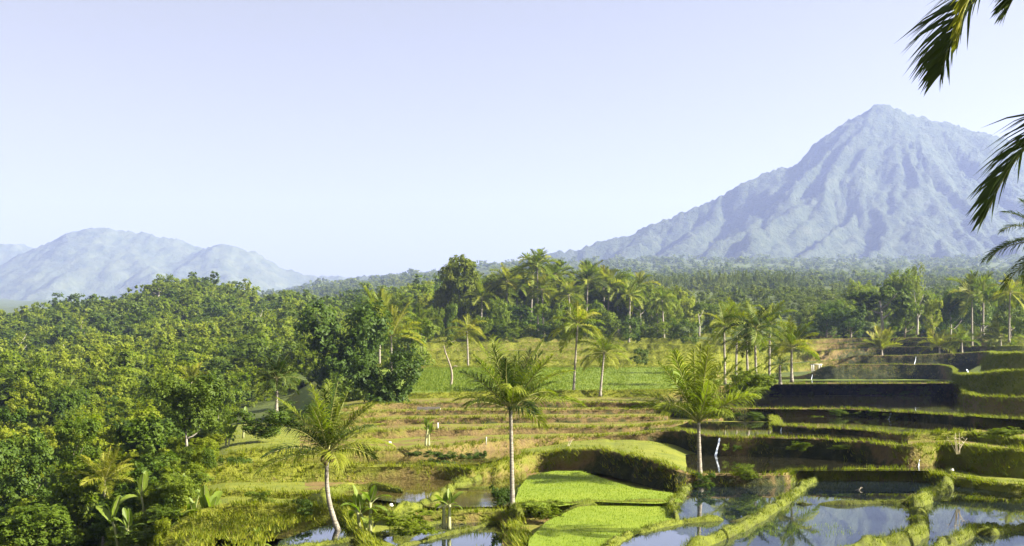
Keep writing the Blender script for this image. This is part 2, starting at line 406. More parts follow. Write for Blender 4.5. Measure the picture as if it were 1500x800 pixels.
xs = np.arange(-4300, -400, 18.0); ys = np.arange(4700, 7200, 18.0)
X, Y = np.meshgrid(xs, ys)
wx = X + 60 * fbm(X / 260, Y / 260, 3, 160); wy = Y + 60 * fbm(X / 260, Y / 260, 3, 170)
hills = [
    ([(-260, 440, 6700), (-60, 374, 6700), (8, 362, 6700), (32, 365, 6700), (58, 378, 6700), (120, 430, 6700)], 0.5, 60),
    ([(-120, 445, 6000), (-20, 406, 6000), (40, 382, 6000), (85, 358, 6000), (120, 346, 6000), (150, 339, 6000), (165, 338, 6000), (185, 343, 6000), (220, 347, 6000), (255, 354, 6000), (282, 363, 6000), (300, 380, 6000), (360, 440, 6000)], 0.55, 40),
    ([(200, 440, 5900), (285, 377, 5900), (310, 364, 5900), (328, 361, 5900), (346, 367, 5900), (372, 381, 5900), (405, 395, 5900), (450, 405, 5900), (540, 412, 5900), (640, 430, 5900)], 0.55, 40),
    ([(150, 339, 6000), (120, 385, 5600), (60, 430, 5100)], 0.6, 30),
    ([(185, 343, 6000), (210, 395, 5500), (240, 432, 5000)], 0.6, 30),
    ([(328, 361, 5900), (330, 400, 5500), (345, 432, 5000)], 0.6, 30),
]
Z = tents(wx, wy, hills) - 40 * (1 - ridged(wx / 260, wy / 400, 3, 131)) * np.clip((5900 - Y) / 400, 0, 1) - 26 * (1 - ridged(X / 90, Y / 120, 3, 141)) + 12 + 20 * RNG.random(X.shape)
Z = np.maximum(Z, zg(X, Y) - 25)
tag(obj('distant_hills', mesh('distant_hills', np.stack([X, Y, Z], -1).reshape(-1, 3), [grid_faces(*X.shape)], M['far_hill'])), kind='structure')

# ------------------------------------------------------------------ terraces
RIMS = []
TREADS = []


def resample(rim, step):
    A = np.array(rim, float)
    W = np.array([P(*r) for r in rim])
    n = len(A)
    out = []
    for i in range(n - 1):                       # Catmull-Rom in world space, clamped tangents
        p0 = W[max(i - 1, 0)]; p1 = W[i]; p2 = W[i + 1]; p3 = W[min(i + 2, n - 1)]
        L = np.linalg.norm(p2 - p1); k = max(int(L / step), 1)
        m1 = (p2 - p0) / 2; m2 = (p3 - p1) / 2
        for m in (m1, m2):
            ln = np.linalg.norm(m)
            if ln > L: m *= L / ln
        t = (np.arange(k) / k)[:, None]
        out.append((2 * t**3 - 3 * t**2 + 1) * p1 + (t**3 - 2 * t**2 + t) * m1 + (-2 * t**3 + 3 * t**2) * p2 + (t**3 - t**2) * m2)
    out.append(W[-1:])
    return np.vstack(out)


def path_normals(W):
    t = np.gradient(W[:, :2], axis=0); t /= np.linalg.norm(t, axis=1)[:, None] + 1e-9
    return np.stack([t[:, 1], -t[:, 0], np.zeros(len(t))], 1)      # to the right of travel: towards the camera when travelling +x


def smoothstep(a, b, x):
    t = np.clip((x - a) / (b - a), 0, 1); return t * t * (3 - 2 * t)


def terrace(rim, drop, tread_mat, seed, green=None, back=24, slope=None, batter=None):
    W = resample(rim, 0.45)
    s = np.concatenate([[0], np.cumsum(np.linalg.norm(np.diff(W, axis=0), axis=1))])
    n = path_normals(W)
    W = W + n * (0.38 * fbm(s / 3.2, s * 0 + seed, 3, seed) + 0.14 * fbm(s / 0.7, s * 0, 2, seed + 9))[:, None]
    W[:, 2] += 0.08 * fbm(s / 1.8, s * 0 + 3.3, 3, seed + 20)
    px = HX + F * W[:, 0] / W[:, 1]
    bt = (0.85 - 0.75 * smoothstep(840, 960, px) + 0.35 * (1 - smoothstep(380, 500, px)) + 0.5 * smoothstep(1400, 1450, px)) if batter is None else batter(px)
    g = green(px) if green else np.full(len(px), 0.5)
    # bank
    R = 9; t = np.linspace(0, 1, R)
    prof = t ** 1.25
    BV = W[None] + n[None] * (bt * drop)[None, :, None] * prof[:, None, None]
    wob = 0.17 * fbm(s[None] / 3.1 + 0 * t[:, None], t[:, None] * drop / 1.2 + seed, 2, seed + 45) * t[:, None] * (1 + W[None, :, 1] / 120) + 0.2 * fbm(s[None] / 0.9 + 0 * t[:, None], t[:, None] * drop / 0.5 + seed, 3, seed + 40) * np.minimum(1, t * 5)[:, None]
    BV = BV + n[None] * wob[..., None]
    BV[..., 2] -= (drop * t)[:, None]
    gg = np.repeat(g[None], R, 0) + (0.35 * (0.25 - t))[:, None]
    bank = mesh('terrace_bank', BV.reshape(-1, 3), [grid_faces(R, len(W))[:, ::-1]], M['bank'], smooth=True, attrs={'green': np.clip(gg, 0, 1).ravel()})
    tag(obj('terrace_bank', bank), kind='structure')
    # left end bank, so that the terrace is closed there
    sc = 1 + (np.linspace(0, back, 12)) / W[0, 1]
    E = np.repeat(W[0][None], 12, 0); E[:, :2] *= sc[:, None]
    E2 = E.copy(); E2[:, 2] -= drop + 4; E2[:, 0] -= 2.5
    tag(obj('terrace_bank', mesh('terrace_side', np.vstack([E, E2]), [grid_faces(2, 12)], M['bank'], attrs={'green': np.full(24, 0.9)})), kind='structure')
    # tread: a raised grassy lip, then the level field running back under the next terrace
    offs = np.concatenate([[0, 0.12, 0.3, 0.45, 0.6], np.linspace(1.2, back, 14)])
    lip = np.concatenate([[0, 0.10, 0.11, 0.04, -0.04], np.full(14, -0.06)])
    sl = slope(px) if slope else np.zeros(len(px))
    TV = np.repeat(W[None], len(offs), 0)
    k = 1 + offs[:, None] / W[None, :, 1]
    TV[..., 0] *= k; TV[..., 1] *= k
    TV[..., 2] += lip[:, None] + sl[None] * np.clip(offs - 1.2, 0, 66)[:, None]
    TV[5:, :, 2] += 0.05 * fbm(TV[5:, :, 0] / 1.7, TV[5:, :, 1] / 1.7, 3, seed + 60)
    fc = grid_faces(len(offs), len(W))
    mi = np.where(np.arange(len(fc)) < 4 * (len(W) - 1), 1, 0)
    pf = np.tile(px[:-1], len(offs) - 1)
    mi[(mi == 0) & ((pf < 470 + 40 * np.sin(np.arange(len(fc)) % (len(W) - 1) * 0.4)))] = 2
    TREADS.append((TV[4:14].copy(), px))
    ga = np.where(np.arange(len(offs))[:, None] < 5, np.maximum(0.3, np.minimum(0.95, g + 0.2))[None], 0.5) + 0 * px[None]
    tag(obj('rice_terrace', mesh('rice_terrace', TV.reshape(-1, 3), [fc], [tread_mat, M['bank'], M['lawn']], mi, smooth=True, attrs={'green': ga.ravel()})), kind='structure')
    RIMS.append((W, n, bt, drop, px, g, s))
    return W


def gmix(*stops):
    xs, ys = zip(*stops)
    return lambda px: np.interp(px, xs, ys)


g_low = gmix((300, 0.95), (480, 0.85), (560, 0.55), (700, 0.6), (845, 0.6), (880, 0.12), (1000, 0.08), (1140, 0.1), (1190, 0.75), (1310, 0.7), (1400, 0.85), (1600, 0.9))  # in all these tables the low values paint shade onto the right-hand walls
g_mid = gmix((300, 0.95), (480, 0.75), (620, 0.36), (900, 0.36), (965, 0.1), (1050, 0.05), (1060, 0.4), (1100, 0.35), (1115, 0.04), (1240, 0.06), (1330, 0.5), (1400, 0.85), (1600, 0.9))  # short rise amid the low values paints a sunlit patch on the wall
g_brown = gmix((300, 0.6), (540, 0.5), (620, 0.24), (960, 0.24), (1020, 0.05), (1135, 0.05), (1150, 0.8), (1175, 0.42), (1225, 0.38), (1240, 0.05), (1415, 0.05), (1440, 0.6), (1600, 0.8))  # jump between the low values is another sunlit patch painted on
g_high = gmix((300, 0.9), (600, 0.9), (960, 0.85), (1040, 0.3), (1110, 0.12), (1230, 0.05), (1250, 0.3), (1330, 0.3), (1380, 0.15), (1405, 0.5), (1425, 0.45), (1600, 0.8))  # brownish, partly sunlit stretch painted between wall ends darkened for shade
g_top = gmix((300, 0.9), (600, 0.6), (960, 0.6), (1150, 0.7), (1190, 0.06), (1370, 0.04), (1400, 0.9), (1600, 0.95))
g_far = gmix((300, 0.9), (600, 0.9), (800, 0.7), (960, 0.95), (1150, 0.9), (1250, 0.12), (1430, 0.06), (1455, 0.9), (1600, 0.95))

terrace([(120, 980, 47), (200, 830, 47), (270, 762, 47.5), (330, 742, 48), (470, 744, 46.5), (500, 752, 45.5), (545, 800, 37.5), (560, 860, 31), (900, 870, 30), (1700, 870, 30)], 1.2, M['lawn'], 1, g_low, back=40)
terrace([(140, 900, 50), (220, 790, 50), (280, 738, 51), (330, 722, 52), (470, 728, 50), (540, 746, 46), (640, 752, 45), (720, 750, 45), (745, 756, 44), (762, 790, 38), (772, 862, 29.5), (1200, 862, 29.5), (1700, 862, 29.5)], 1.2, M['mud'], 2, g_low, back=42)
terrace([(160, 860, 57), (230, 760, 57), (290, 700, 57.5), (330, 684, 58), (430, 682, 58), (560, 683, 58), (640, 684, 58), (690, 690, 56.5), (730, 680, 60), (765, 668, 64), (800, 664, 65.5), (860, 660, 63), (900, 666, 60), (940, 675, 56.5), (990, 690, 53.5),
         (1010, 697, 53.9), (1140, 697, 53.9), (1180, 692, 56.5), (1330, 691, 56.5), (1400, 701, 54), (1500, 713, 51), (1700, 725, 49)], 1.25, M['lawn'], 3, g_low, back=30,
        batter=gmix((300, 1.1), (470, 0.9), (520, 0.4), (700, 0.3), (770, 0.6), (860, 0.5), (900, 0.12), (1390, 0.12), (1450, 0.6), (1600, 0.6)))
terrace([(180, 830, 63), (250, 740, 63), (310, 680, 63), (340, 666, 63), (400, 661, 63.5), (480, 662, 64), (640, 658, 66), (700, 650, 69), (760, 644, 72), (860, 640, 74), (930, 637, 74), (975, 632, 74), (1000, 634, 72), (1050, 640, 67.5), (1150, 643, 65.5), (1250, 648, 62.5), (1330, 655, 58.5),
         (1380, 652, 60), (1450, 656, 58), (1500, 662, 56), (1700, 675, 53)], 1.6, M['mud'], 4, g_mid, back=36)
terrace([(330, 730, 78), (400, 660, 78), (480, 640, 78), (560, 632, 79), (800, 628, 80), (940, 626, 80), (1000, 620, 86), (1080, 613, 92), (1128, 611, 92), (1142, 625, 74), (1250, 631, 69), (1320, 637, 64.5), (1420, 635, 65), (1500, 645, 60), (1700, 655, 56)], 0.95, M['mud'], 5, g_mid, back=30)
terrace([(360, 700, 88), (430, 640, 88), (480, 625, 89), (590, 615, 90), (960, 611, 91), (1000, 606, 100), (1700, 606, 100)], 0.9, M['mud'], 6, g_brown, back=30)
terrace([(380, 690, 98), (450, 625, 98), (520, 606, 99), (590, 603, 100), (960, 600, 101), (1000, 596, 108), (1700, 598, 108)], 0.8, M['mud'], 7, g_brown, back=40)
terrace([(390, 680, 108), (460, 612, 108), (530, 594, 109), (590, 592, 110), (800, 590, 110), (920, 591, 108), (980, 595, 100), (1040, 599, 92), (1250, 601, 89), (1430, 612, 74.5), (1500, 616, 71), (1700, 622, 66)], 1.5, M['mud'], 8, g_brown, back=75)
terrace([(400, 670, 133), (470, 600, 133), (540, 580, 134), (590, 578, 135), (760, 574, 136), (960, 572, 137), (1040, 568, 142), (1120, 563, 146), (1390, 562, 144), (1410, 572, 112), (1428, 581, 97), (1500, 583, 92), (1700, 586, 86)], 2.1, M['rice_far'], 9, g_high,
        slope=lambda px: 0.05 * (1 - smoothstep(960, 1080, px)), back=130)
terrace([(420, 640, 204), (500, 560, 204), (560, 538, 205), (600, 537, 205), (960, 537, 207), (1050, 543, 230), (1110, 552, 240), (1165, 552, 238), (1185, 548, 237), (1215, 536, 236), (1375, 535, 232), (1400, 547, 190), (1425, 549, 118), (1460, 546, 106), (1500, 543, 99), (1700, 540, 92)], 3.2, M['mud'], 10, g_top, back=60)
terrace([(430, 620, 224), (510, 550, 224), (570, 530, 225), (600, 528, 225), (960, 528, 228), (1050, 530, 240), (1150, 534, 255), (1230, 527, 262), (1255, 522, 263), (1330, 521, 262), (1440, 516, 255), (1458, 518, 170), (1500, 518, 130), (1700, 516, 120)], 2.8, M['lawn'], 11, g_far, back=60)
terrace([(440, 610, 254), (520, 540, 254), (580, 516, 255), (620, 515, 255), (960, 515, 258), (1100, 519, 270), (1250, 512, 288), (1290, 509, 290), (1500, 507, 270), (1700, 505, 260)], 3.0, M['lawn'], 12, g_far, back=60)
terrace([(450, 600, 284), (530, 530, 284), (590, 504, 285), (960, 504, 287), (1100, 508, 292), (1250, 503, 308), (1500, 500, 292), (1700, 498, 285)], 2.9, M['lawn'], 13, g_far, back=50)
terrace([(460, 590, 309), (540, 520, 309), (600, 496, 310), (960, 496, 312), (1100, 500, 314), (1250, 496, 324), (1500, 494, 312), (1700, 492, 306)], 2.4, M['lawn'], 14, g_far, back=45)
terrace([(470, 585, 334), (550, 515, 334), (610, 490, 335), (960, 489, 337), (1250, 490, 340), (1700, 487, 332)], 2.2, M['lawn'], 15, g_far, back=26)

# ------------------------------------------------------------------ bunds, fields and water
BUNDS = []


def bund(pts, w=0.7, h=0.32, green=0.85, seed=0):
    w *= 0.56; h *= 0.75
    W = resample(pts, 0.3)
    s = np.concatenate([[0], np.cumsum(np.linalg.norm(np.diff(W, axis=0), axis=1))])
    n = path_normals(W)
    W = W + n * (0.16 * fbm(s / 1.4, s * 0 + seed, 3, seed + 3))[:, None]
    a = np.linspace(0, math.pi, 9)
    ww = w * (1 + 0.4 * fbm(s / 1.9, s * 0, 4, seed + 5)); hh = h * (1 + 0.8 * fbm(s / 1.3, s * 0, 4, seed + 7))
    end = np.minimum(1, np.minimum(s, s[-1] - s) / 0.5 + 0.15); ww = ww * end; hh = hh * end
    V = W[:, None] + n[:, None] * (np.cos(a)[None, :, None] * ww[:, None, None] / 2)
    V[..., 2] += np.sin(a)[None] ** 0.8 * (hh + 0.35)[:, None] - 0.35 + 0.10 * fbm(V[..., 0] / 0.5, V[..., 1] / 0.5, 4, seed + 11)
    tag(obj('field_bund', mesh('field_bund', V.reshape(-1, 3), [grid_faces(len(W), 9)], M['bund'], smooth=True, attrs={'green': np.clip((green - 0.3 + 0.4 * vnoise(V[..., 0].ravel() * 1.3, V[..., 1].ravel() * 1.3, seed)) * np.tile(0.5 + 0.5 * np.sin(a), len(W)), 0, 1)})), kind='structure')
    W2 = W.copy(); W2[:, 2] += hh
    BUNDS.append((W2, n, ww, s))


def zb(pts, z):
    return [(x, y, -z * F / (y - HY)) for x, y in pts]


def sheet(name, pts, z, mat, rnd=False):
    """flat many-sided sheet at height z, outline given where it is seen"""
    A = np.array([Pz(x, y, z) for x, y in pts])
    me = bpy.data.meshes.new(name); me.from_pydata([tuple(v) for v in A], [], [list(range(len(A)))]); me.update()
    if me.polygons[0].normal.z < 0: me.flip_normals()
    me.materials.append(mat)
    return tag(obj(name, me), kind='structure')


ZP = -5.60
sheet('pond_water', [(872, 850), (905, 795), (940, 779), (985, 768), (985, 742), (1000, 722), (1012, 708), (1150, 708), (1190, 690), (1330, 685), (1400, 693), (1500, 705), (1640, 715), (1700, 852), (1300, 856)], ZP, M['pond'])
sheet('pond_water', [(500, 724), (520, 712), (560, 702), (640, 700), (700, 702), (740, 696), (770, 690), (775, 712), (765, 736), (740, 742), (640, 744), (560, 733)], -5.62, M['paddy'])
sheet('pond_water', [(385, 830), (410, 792), (450, 778), (500, 764), (545, 752), (650, 757), (720, 757), (745, 762), (760, 790), (770, 850), (560, 850)], -6.12, M['pond'])
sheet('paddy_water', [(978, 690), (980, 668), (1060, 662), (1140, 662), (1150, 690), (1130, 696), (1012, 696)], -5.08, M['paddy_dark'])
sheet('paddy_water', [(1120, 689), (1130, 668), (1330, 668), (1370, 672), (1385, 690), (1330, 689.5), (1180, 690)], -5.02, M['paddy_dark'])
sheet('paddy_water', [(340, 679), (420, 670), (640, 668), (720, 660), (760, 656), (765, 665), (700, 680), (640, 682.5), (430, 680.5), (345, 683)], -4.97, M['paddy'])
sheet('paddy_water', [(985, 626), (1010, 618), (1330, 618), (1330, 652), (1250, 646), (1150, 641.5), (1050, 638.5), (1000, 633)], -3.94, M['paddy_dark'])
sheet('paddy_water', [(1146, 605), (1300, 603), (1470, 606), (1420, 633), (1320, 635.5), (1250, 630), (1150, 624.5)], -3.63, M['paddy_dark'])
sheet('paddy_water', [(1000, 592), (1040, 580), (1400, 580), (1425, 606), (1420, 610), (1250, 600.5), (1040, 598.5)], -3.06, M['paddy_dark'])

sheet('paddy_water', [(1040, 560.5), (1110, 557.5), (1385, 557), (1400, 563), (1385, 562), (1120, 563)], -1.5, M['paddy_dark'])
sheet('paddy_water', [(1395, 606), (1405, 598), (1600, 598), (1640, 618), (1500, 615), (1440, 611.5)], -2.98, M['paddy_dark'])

# bright young rice
fields = [([(752, 742), (760, 715), (775, 697), (810, 690), (850, 690), (890, 703), (930, 715), (985, 722), (1000, 735), (960, 738), (870, 735), (800, 744)], -5.40),
          ([(765, 862), (775, 790), (800, 764), (850, 741), (900, 741), (980, 742), (990, 764), (945, 776), (905, 790), (872, 850), (868, 862)], -5.53)]
for pts, z in fields:
    sheet('rice_field', pts, z, M['rice'])

bund(zb([(866, 850), (880, 815), (905, 793), (945, 777), (1000, 766), (1062, 763)], ZP), 0.75, 0.28, 0.95, 1)
bund(zb([(1068, 764), (1082, 764), (1105, 757)], ZP), 0.55, 0.2, 0.4, 2)
bund(zb([(985, 870), (1000, 822), (1025, 800), (1065, 787), (1105, 766), (1140, 744), (1155, 731), (1175, 716), (1192, 702), (1188, 692)], ZP), 0.85, 0.36, 0.85, 3)
bund(zb([(1162, 738), (1176, 739), (1191, 739)], ZP), 0.5, 0.18, 0.35, 4)
bund(zb([(1199, 739), (1240, 739), (1290, 737), (1345, 737)], ZP), 0.5, 0.18, 0.35, 5)
bund(zb([(1180, 850), (1265, 806), (1318, 797), (1348, 782), (1344, 758), (1340, 742), (1362, 731), (1386, 713), (1392, 698), (1398, 682), (1386, 671), (1350, 662)], ZP + 0.05), 1.1, 0.45, 0.85, 6)
bund(zb([(1330, 830), (1400, 797), (1428, 781), (1452, 784), (1500, 776), (1600, 770)], ZP), 0.75, 0.4, 0.75, 7)
bund(zb([(1393, 699), (1420, 706), (1470, 711), (1520, 714), (1600, 718)], ZP), 0.8, 0.3, 0.9, 8)
bund(zb([(988, 764), (984, 745), (1000, 725), (1012, 711), (1060, 712), (1130, 711), (1165, 706)], ZP), 0.7, 0.35, 0.6, 9)
bund(zb([(686, 691), (699, 698), (690, 707), (668, 714), (655, 722)], -5.6), 0.8, 0.4, 0.95, 10)
bund(zb([(578, 752), (600, 746), (628, 736), (648, 726), (655, 721)], -5.6), 0.8, 0.3, 0.95, 11)
bund(zb([(450, 735), (500, 719), (545, 716), (590, 722)], -5.6), 0.7, 0.4, 0.9, 12)
bund(zb([(665, 716), (700, 717), (745, 717)], -5.6), 0.45, 0.14, 0.5, 13)
bund(zb([(380, 812), (440, 804), (500, 795), (560, 785), (610, 774), (662, 763), (735, 756)], -6.12), 0.5, 0.2, 0.62, 14)
bund(zb([(560, 812), (620, 793), (680, 778), (735, 764), (765, 754)], -6.12), 0.55, 0.2, 0.6, 15)
bund(zb([(755, 752), (762, 742), (790, 739), (840, 741), (870, 738), (930, 739), (985, 738)], -5.5), 0.9, 0.25, 0.95, 16)


# ------------------------------------------------------------------ grass
def blades(C, n, h, w, lean, up=None):
    """C centres (k,3): n blades each; returns V, T, rnd"""
    k = len(C)
    C = np.repeat(C, n, 0); N = len(C)
    a = RNG.random(N) * 2 * math.pi
    hh = (np.repeat(h, n) if hasattr(h, '__len__') else h) * (0.5 + 0.9 * RNG.random(N))
    base = C + np.stack([RNG.normal(0, 0.08, N), RNG.normal(0, 0.08, N), np.full(N, -0.03)], 1)
    side = np.stack([np.cos(a), np.sin(a), 0 * a], 1) * (w * (0.6 + 0.8 * RNG.random(N)))[:, None]
    b = RNG.random(N) * 2 * math.pi; ln = lean * RNG.random(N)
    tip = base + np.stack([np.cos(b) * ln * hh, np.sin(b) * ln * hh, hh], 1)
    if up is not None: tip[:, :2] += np.repeat(up, n, 0)[:, :2] * (0.5 * hh)[:, None]
    V = np.stack([base - side, base + side, tip], 1).reshape(-1, 3)
    T = np.arange(3 * N).reshape(-1, 3)
    r = np.repeat(np.clip(np.repeat(RNG.random(k), n) * 0.6 + RNG.random(N) * 0.4, 0, 1), 3)
    return V, T, r


parts = {'grass': [], 'dry': [], 'bund': []}
for W, n, bt, drop, px, g, s in RIMS:
    L = s[-1]
    vis = (px > 150) & (px < 1560)
    if not vis.any(): continue
    # along the lip
    k = int(L * 11); q = RNG.random(k) * L
    C = np.stack([np.interp(q, s, W[:, i]) for i in range(3)], 1); nn = np.stack([np.interp(q, s, n[:, i]) for i in range(3)], 1)
    pq = HX + F * C[:, 0] / C[:, 1]; gq = np.interp(q, s, g)
    keep = (pq > 150) & (pq < 1560); C, nn, gq = C[keep], nn[keep], gq[keep]
    off = RNG.uniform(-0.45, 0.12, len(C)); C = C + nn * off[:, None]; C[:, 2] += 0.06
    parts['grass'].append(blades(C, 6, 0.17 + 0.14 * vnoise(C[:, 0] * 1.3, C[:, 1] * 1.3, 4), 0.022, 0.7, nn))
    # on the bank
    k = int(L * drop * 13); q = RNG.random(k) * L; t = RNG.random(k) ** 1.3
    C = np.stack([np.interp(q, s, W[:, i]) for i in range(3)], 1); nn = np.stack([np.interp(q, s, n[:, i]) for i in range(3)], 1)
    b = np.interp(q, s, bt); gq = np.interp(q, s, g)
    pq = HX + F * C[:, 0] / C[:, 1]
    cl = vnoise(C[:, 0] * 0.5, C[:, 2] * 0.9 + C[:, 1] * 0.5 + t * drop, 77)
    keep = (pq > 150) & (pq < 1560) & (cl < np.maximum(gq, 0.3) + 0.12)
    C = C + nn * (b * drop * t ** 1.25)[:, None]; C[:, 2] -= drop * t
    C, nn, gq = C[keep], nn[keep], gq[keep]
    dry = RNG.random(len(C)) > gq + 0.3
    if (~dry).any(): parts['grass'].append(blades(C[~dry], 5, 0.26, 0.026, 0.9, nn[~dry]))
    if dry.any(): parts['dry'].append(blades(C[dry], 4, 0.2, 0.022, 1.0, nn[dry]))
for W, n, ww, s in BUNDS:
    L = s[-1]; k = int(L * 30); q = RNG.random(k) * L
    C = np.stack([np.interp(q, s, W[:, i]) for i in range(3)], 1); nn = np.stack([np.interp(q, s, n[:, i]) for i in range(3)], 1)
    u = RNG.uniform(-0.5, 0.5, k); wq = np.interp(q, s, ww)
    C = C + nn * (u * wq)[:, None]; C[:, 2] -= 0.9 * np.abs(u) ** 2
    cl = vnoise(C[:, 0] * 1.4, C[:, 1] * 1.4, 5)
    parts['bund'].append(blades(C[cl > 0.25], 6, 0.05 + 0.16 * cl[cl > 0.25] ** 2, 0.010, 1.0, None))


def stuff_blades(name, lst, mat):
    V = np.vstack([a for a, _, _ in lst]); r = np.concatenate([c for _, _, c in lst])
    T = np.arange(len(V)).reshape(-1, 3)
    return tag(obj(name, mesh(name, V, [T], mat, rnd=r)), kind='stuff')


for TV, px in TREADS:
    vis = (px > 180) & (px < 985)
    if vis.sum() < 3: continue
    A = TV[:, vis]; d = A[0, :, 1].mean()
    k = int(A.shape[1] * A.shape[0] * (1.2 if d < 130 else 0.5))
    i = RNG.uniform(0, A.shape[0] - 1.001, k); j = RNG.uniform(0, A.shape[1] - 1.001, k)
    i0 = i.astype(int); j0 = j.astype(int); fi = (i - i0)[:, None]; fj = (j - j0)[:, None]
    C = (A[i0, j0] * (1 - fi) + A[i0 + 1, j0] * fi) * (1 - fj) + (A[i0, j0 + 1] * (1 - fi) + A[i0 + 1, j0 + 1] * fi) * fj
    cl = vnoise(C[:, 0] * 0.6, C[:, 1] * 0.4, 19); pc = HX + F * C[:, 0] / C[:, 1]
    C = C[(cl > 0.45) | (pc < 480)]
    if len(C): parts['grass'].append(blades(C, 5, 0.16 * max(1, d / 90), 0.02 * max(1, d / 90), 0.9))
M['bund_grass'] = mat_leaf('bund_grass', [(0.1, (0.045, 0.062, 0.007)), (0.5, (0.095, 0.115, 0.009)), (0.9, (0.175, 0.18, 0.014))], transl=0.35, objw=0.0)
stuff_blades('bank_grass', parts['grass'], M['grass'])
stuff_blades('bund_grass', parts['bund'], M['bund_grass'])
if parts['dry']: stuff_blades('dry_grass', parts['dry'], M['grass_dry'])


def inside(poly, X, Y):
    c = np.zeros(len(X), bool); j = len(poly) - 1
    for i in range(len(poly)):
        xi, yi = poly[i][0], poly[i][1]; xj, yj = poly[j][0], poly[j][1]
        c ^= ((yi > Y) != (yj > Y)) & (X < (xj - xi) * (Y - yi) / (yj - yi + 1e-12) + xi); j = i
    return c


lst = []
for pts, z in fields:
    A = np.array([Pz(x, y, z) for x, y in pts])
    lo = A.min(0); hi = A.max(0); k = int((hi[0] - lo[0]) * (hi[1] - lo[1]) * 70)
    X = RNG.uniform(lo[0], hi[0], k); Y = RNG.uniform(lo[1], hi[1], k); ok = inside(A, X, Y)
    C = np.stack([X[ok], Y[ok], np.full(ok.sum(), z)], 1)
    lst.append(blades(C, 3, 0.085, 0.010, 0.5))
X = RNG.uniform(-16, 30, 16000); Y = RNG.uniform(138, 203, 16000)       # the sloping green field further up
C = np.stack([X, Y, np.zeros(16000)], 1); pxx = HX + F * X / Y; ok = (pxx > 600) & (pxx < 985)
C = C[ok]; C[:, 2] = -2.5 + 0.05 * np.clip(C[:, 1] - 137, 0, 66)
far_field = [blades(C, 4, 0.3, 0.035, 0.6)]
X = RNG.uniform(-2, 30, 9000); Y = RNG.uniform(37, 56, 9000)
pxx = HX + F * X / Y; pyy = HY + F * 5.6 / Y; cl = vnoise(X * 0.35, Y * 0.5, 91)
ok = (cl > 0.74) & (pyy > 735) & (pxx > 1020)
lst.append(blades(np.stack([X, Y, np.full(9000, -5.6)], 1)[ok], 3, 0.10, 0.009, 0.6))
M['rice_blade'] = mat_leaf('rice_blade', [(0.1, (0.095, 0.145, 0.008)), (0.5, (0.130, 0.178, 0.010)), (0.9, (0.175, 0.21, 0.014))], transl=0.4, objw=0.0)
stuff_blades('rice_seedlings', lst, M['rice_blade'])
M['rice_blade_dark'] = mat_leaf('rice_blade_dark', [(0.1, (0.06, 0.095, 0.008)), (0.5, (0.095, 0.13, 0.009)), (0.9, (0.14, 0.165, 0.012))], transl=0.4, objw=0.0)
stuff_blades('rice_seedlings', far_field, M['rice_blade_dark'])
# lawn grass on the left
lst = []
A = np.array([Pz(x, y, -6.42) for x, y in [(250, 800), (300, 752), (400, 745), (480, 748), (500, 760), (440, 778), (405, 792), (390, 815), (300, 830)]])
lo = A.min(0); hi = A.max(0); k = int((hi[0] - lo[0]) * (hi[1] - lo[1]) * 14)
X = RNG.uniform(lo[0], hi[0], k); Y = RNG.uniform(lo[1], hi[1], k); ok = inside(A, X, Y)
lst.append(blades(np.stack([X[ok], Y[ok], np.full(ok.sum(), -6.1)], 1), 5, 0.2, 0.022, 0.9))
stuff_blades('lawn_grass', lst, M['grass'])


def drop_z(x, y):
    hit, loc, *_ = SC.ray_cast(bpy.context.evaluated_depsgraph_get(), (float(x), float(y), 60.0), (0, 0, -1))
    return loc.z if hit else -12.0


bpy.context.view_layer.update()
FLOOR = np.array([(x, y, drop_z(x, y)) for y in np.arange(44, 104, 1.0) for x in np.arange(-40, -12, 1.0)])


def rd(px, D):
    """distance of a thing standing on the upper terraces"""
    if px < 420: return D
    return float(np.interp(D, [0, 56, 64, 70, 76, 80, 84, 90, 98, 105, 112, 120, 130, 140, 160, 600], [0, 56, 66, 76, 95, 118, 138, 165, 215, 250, 290, 330, 345, 365, 380, 600]))


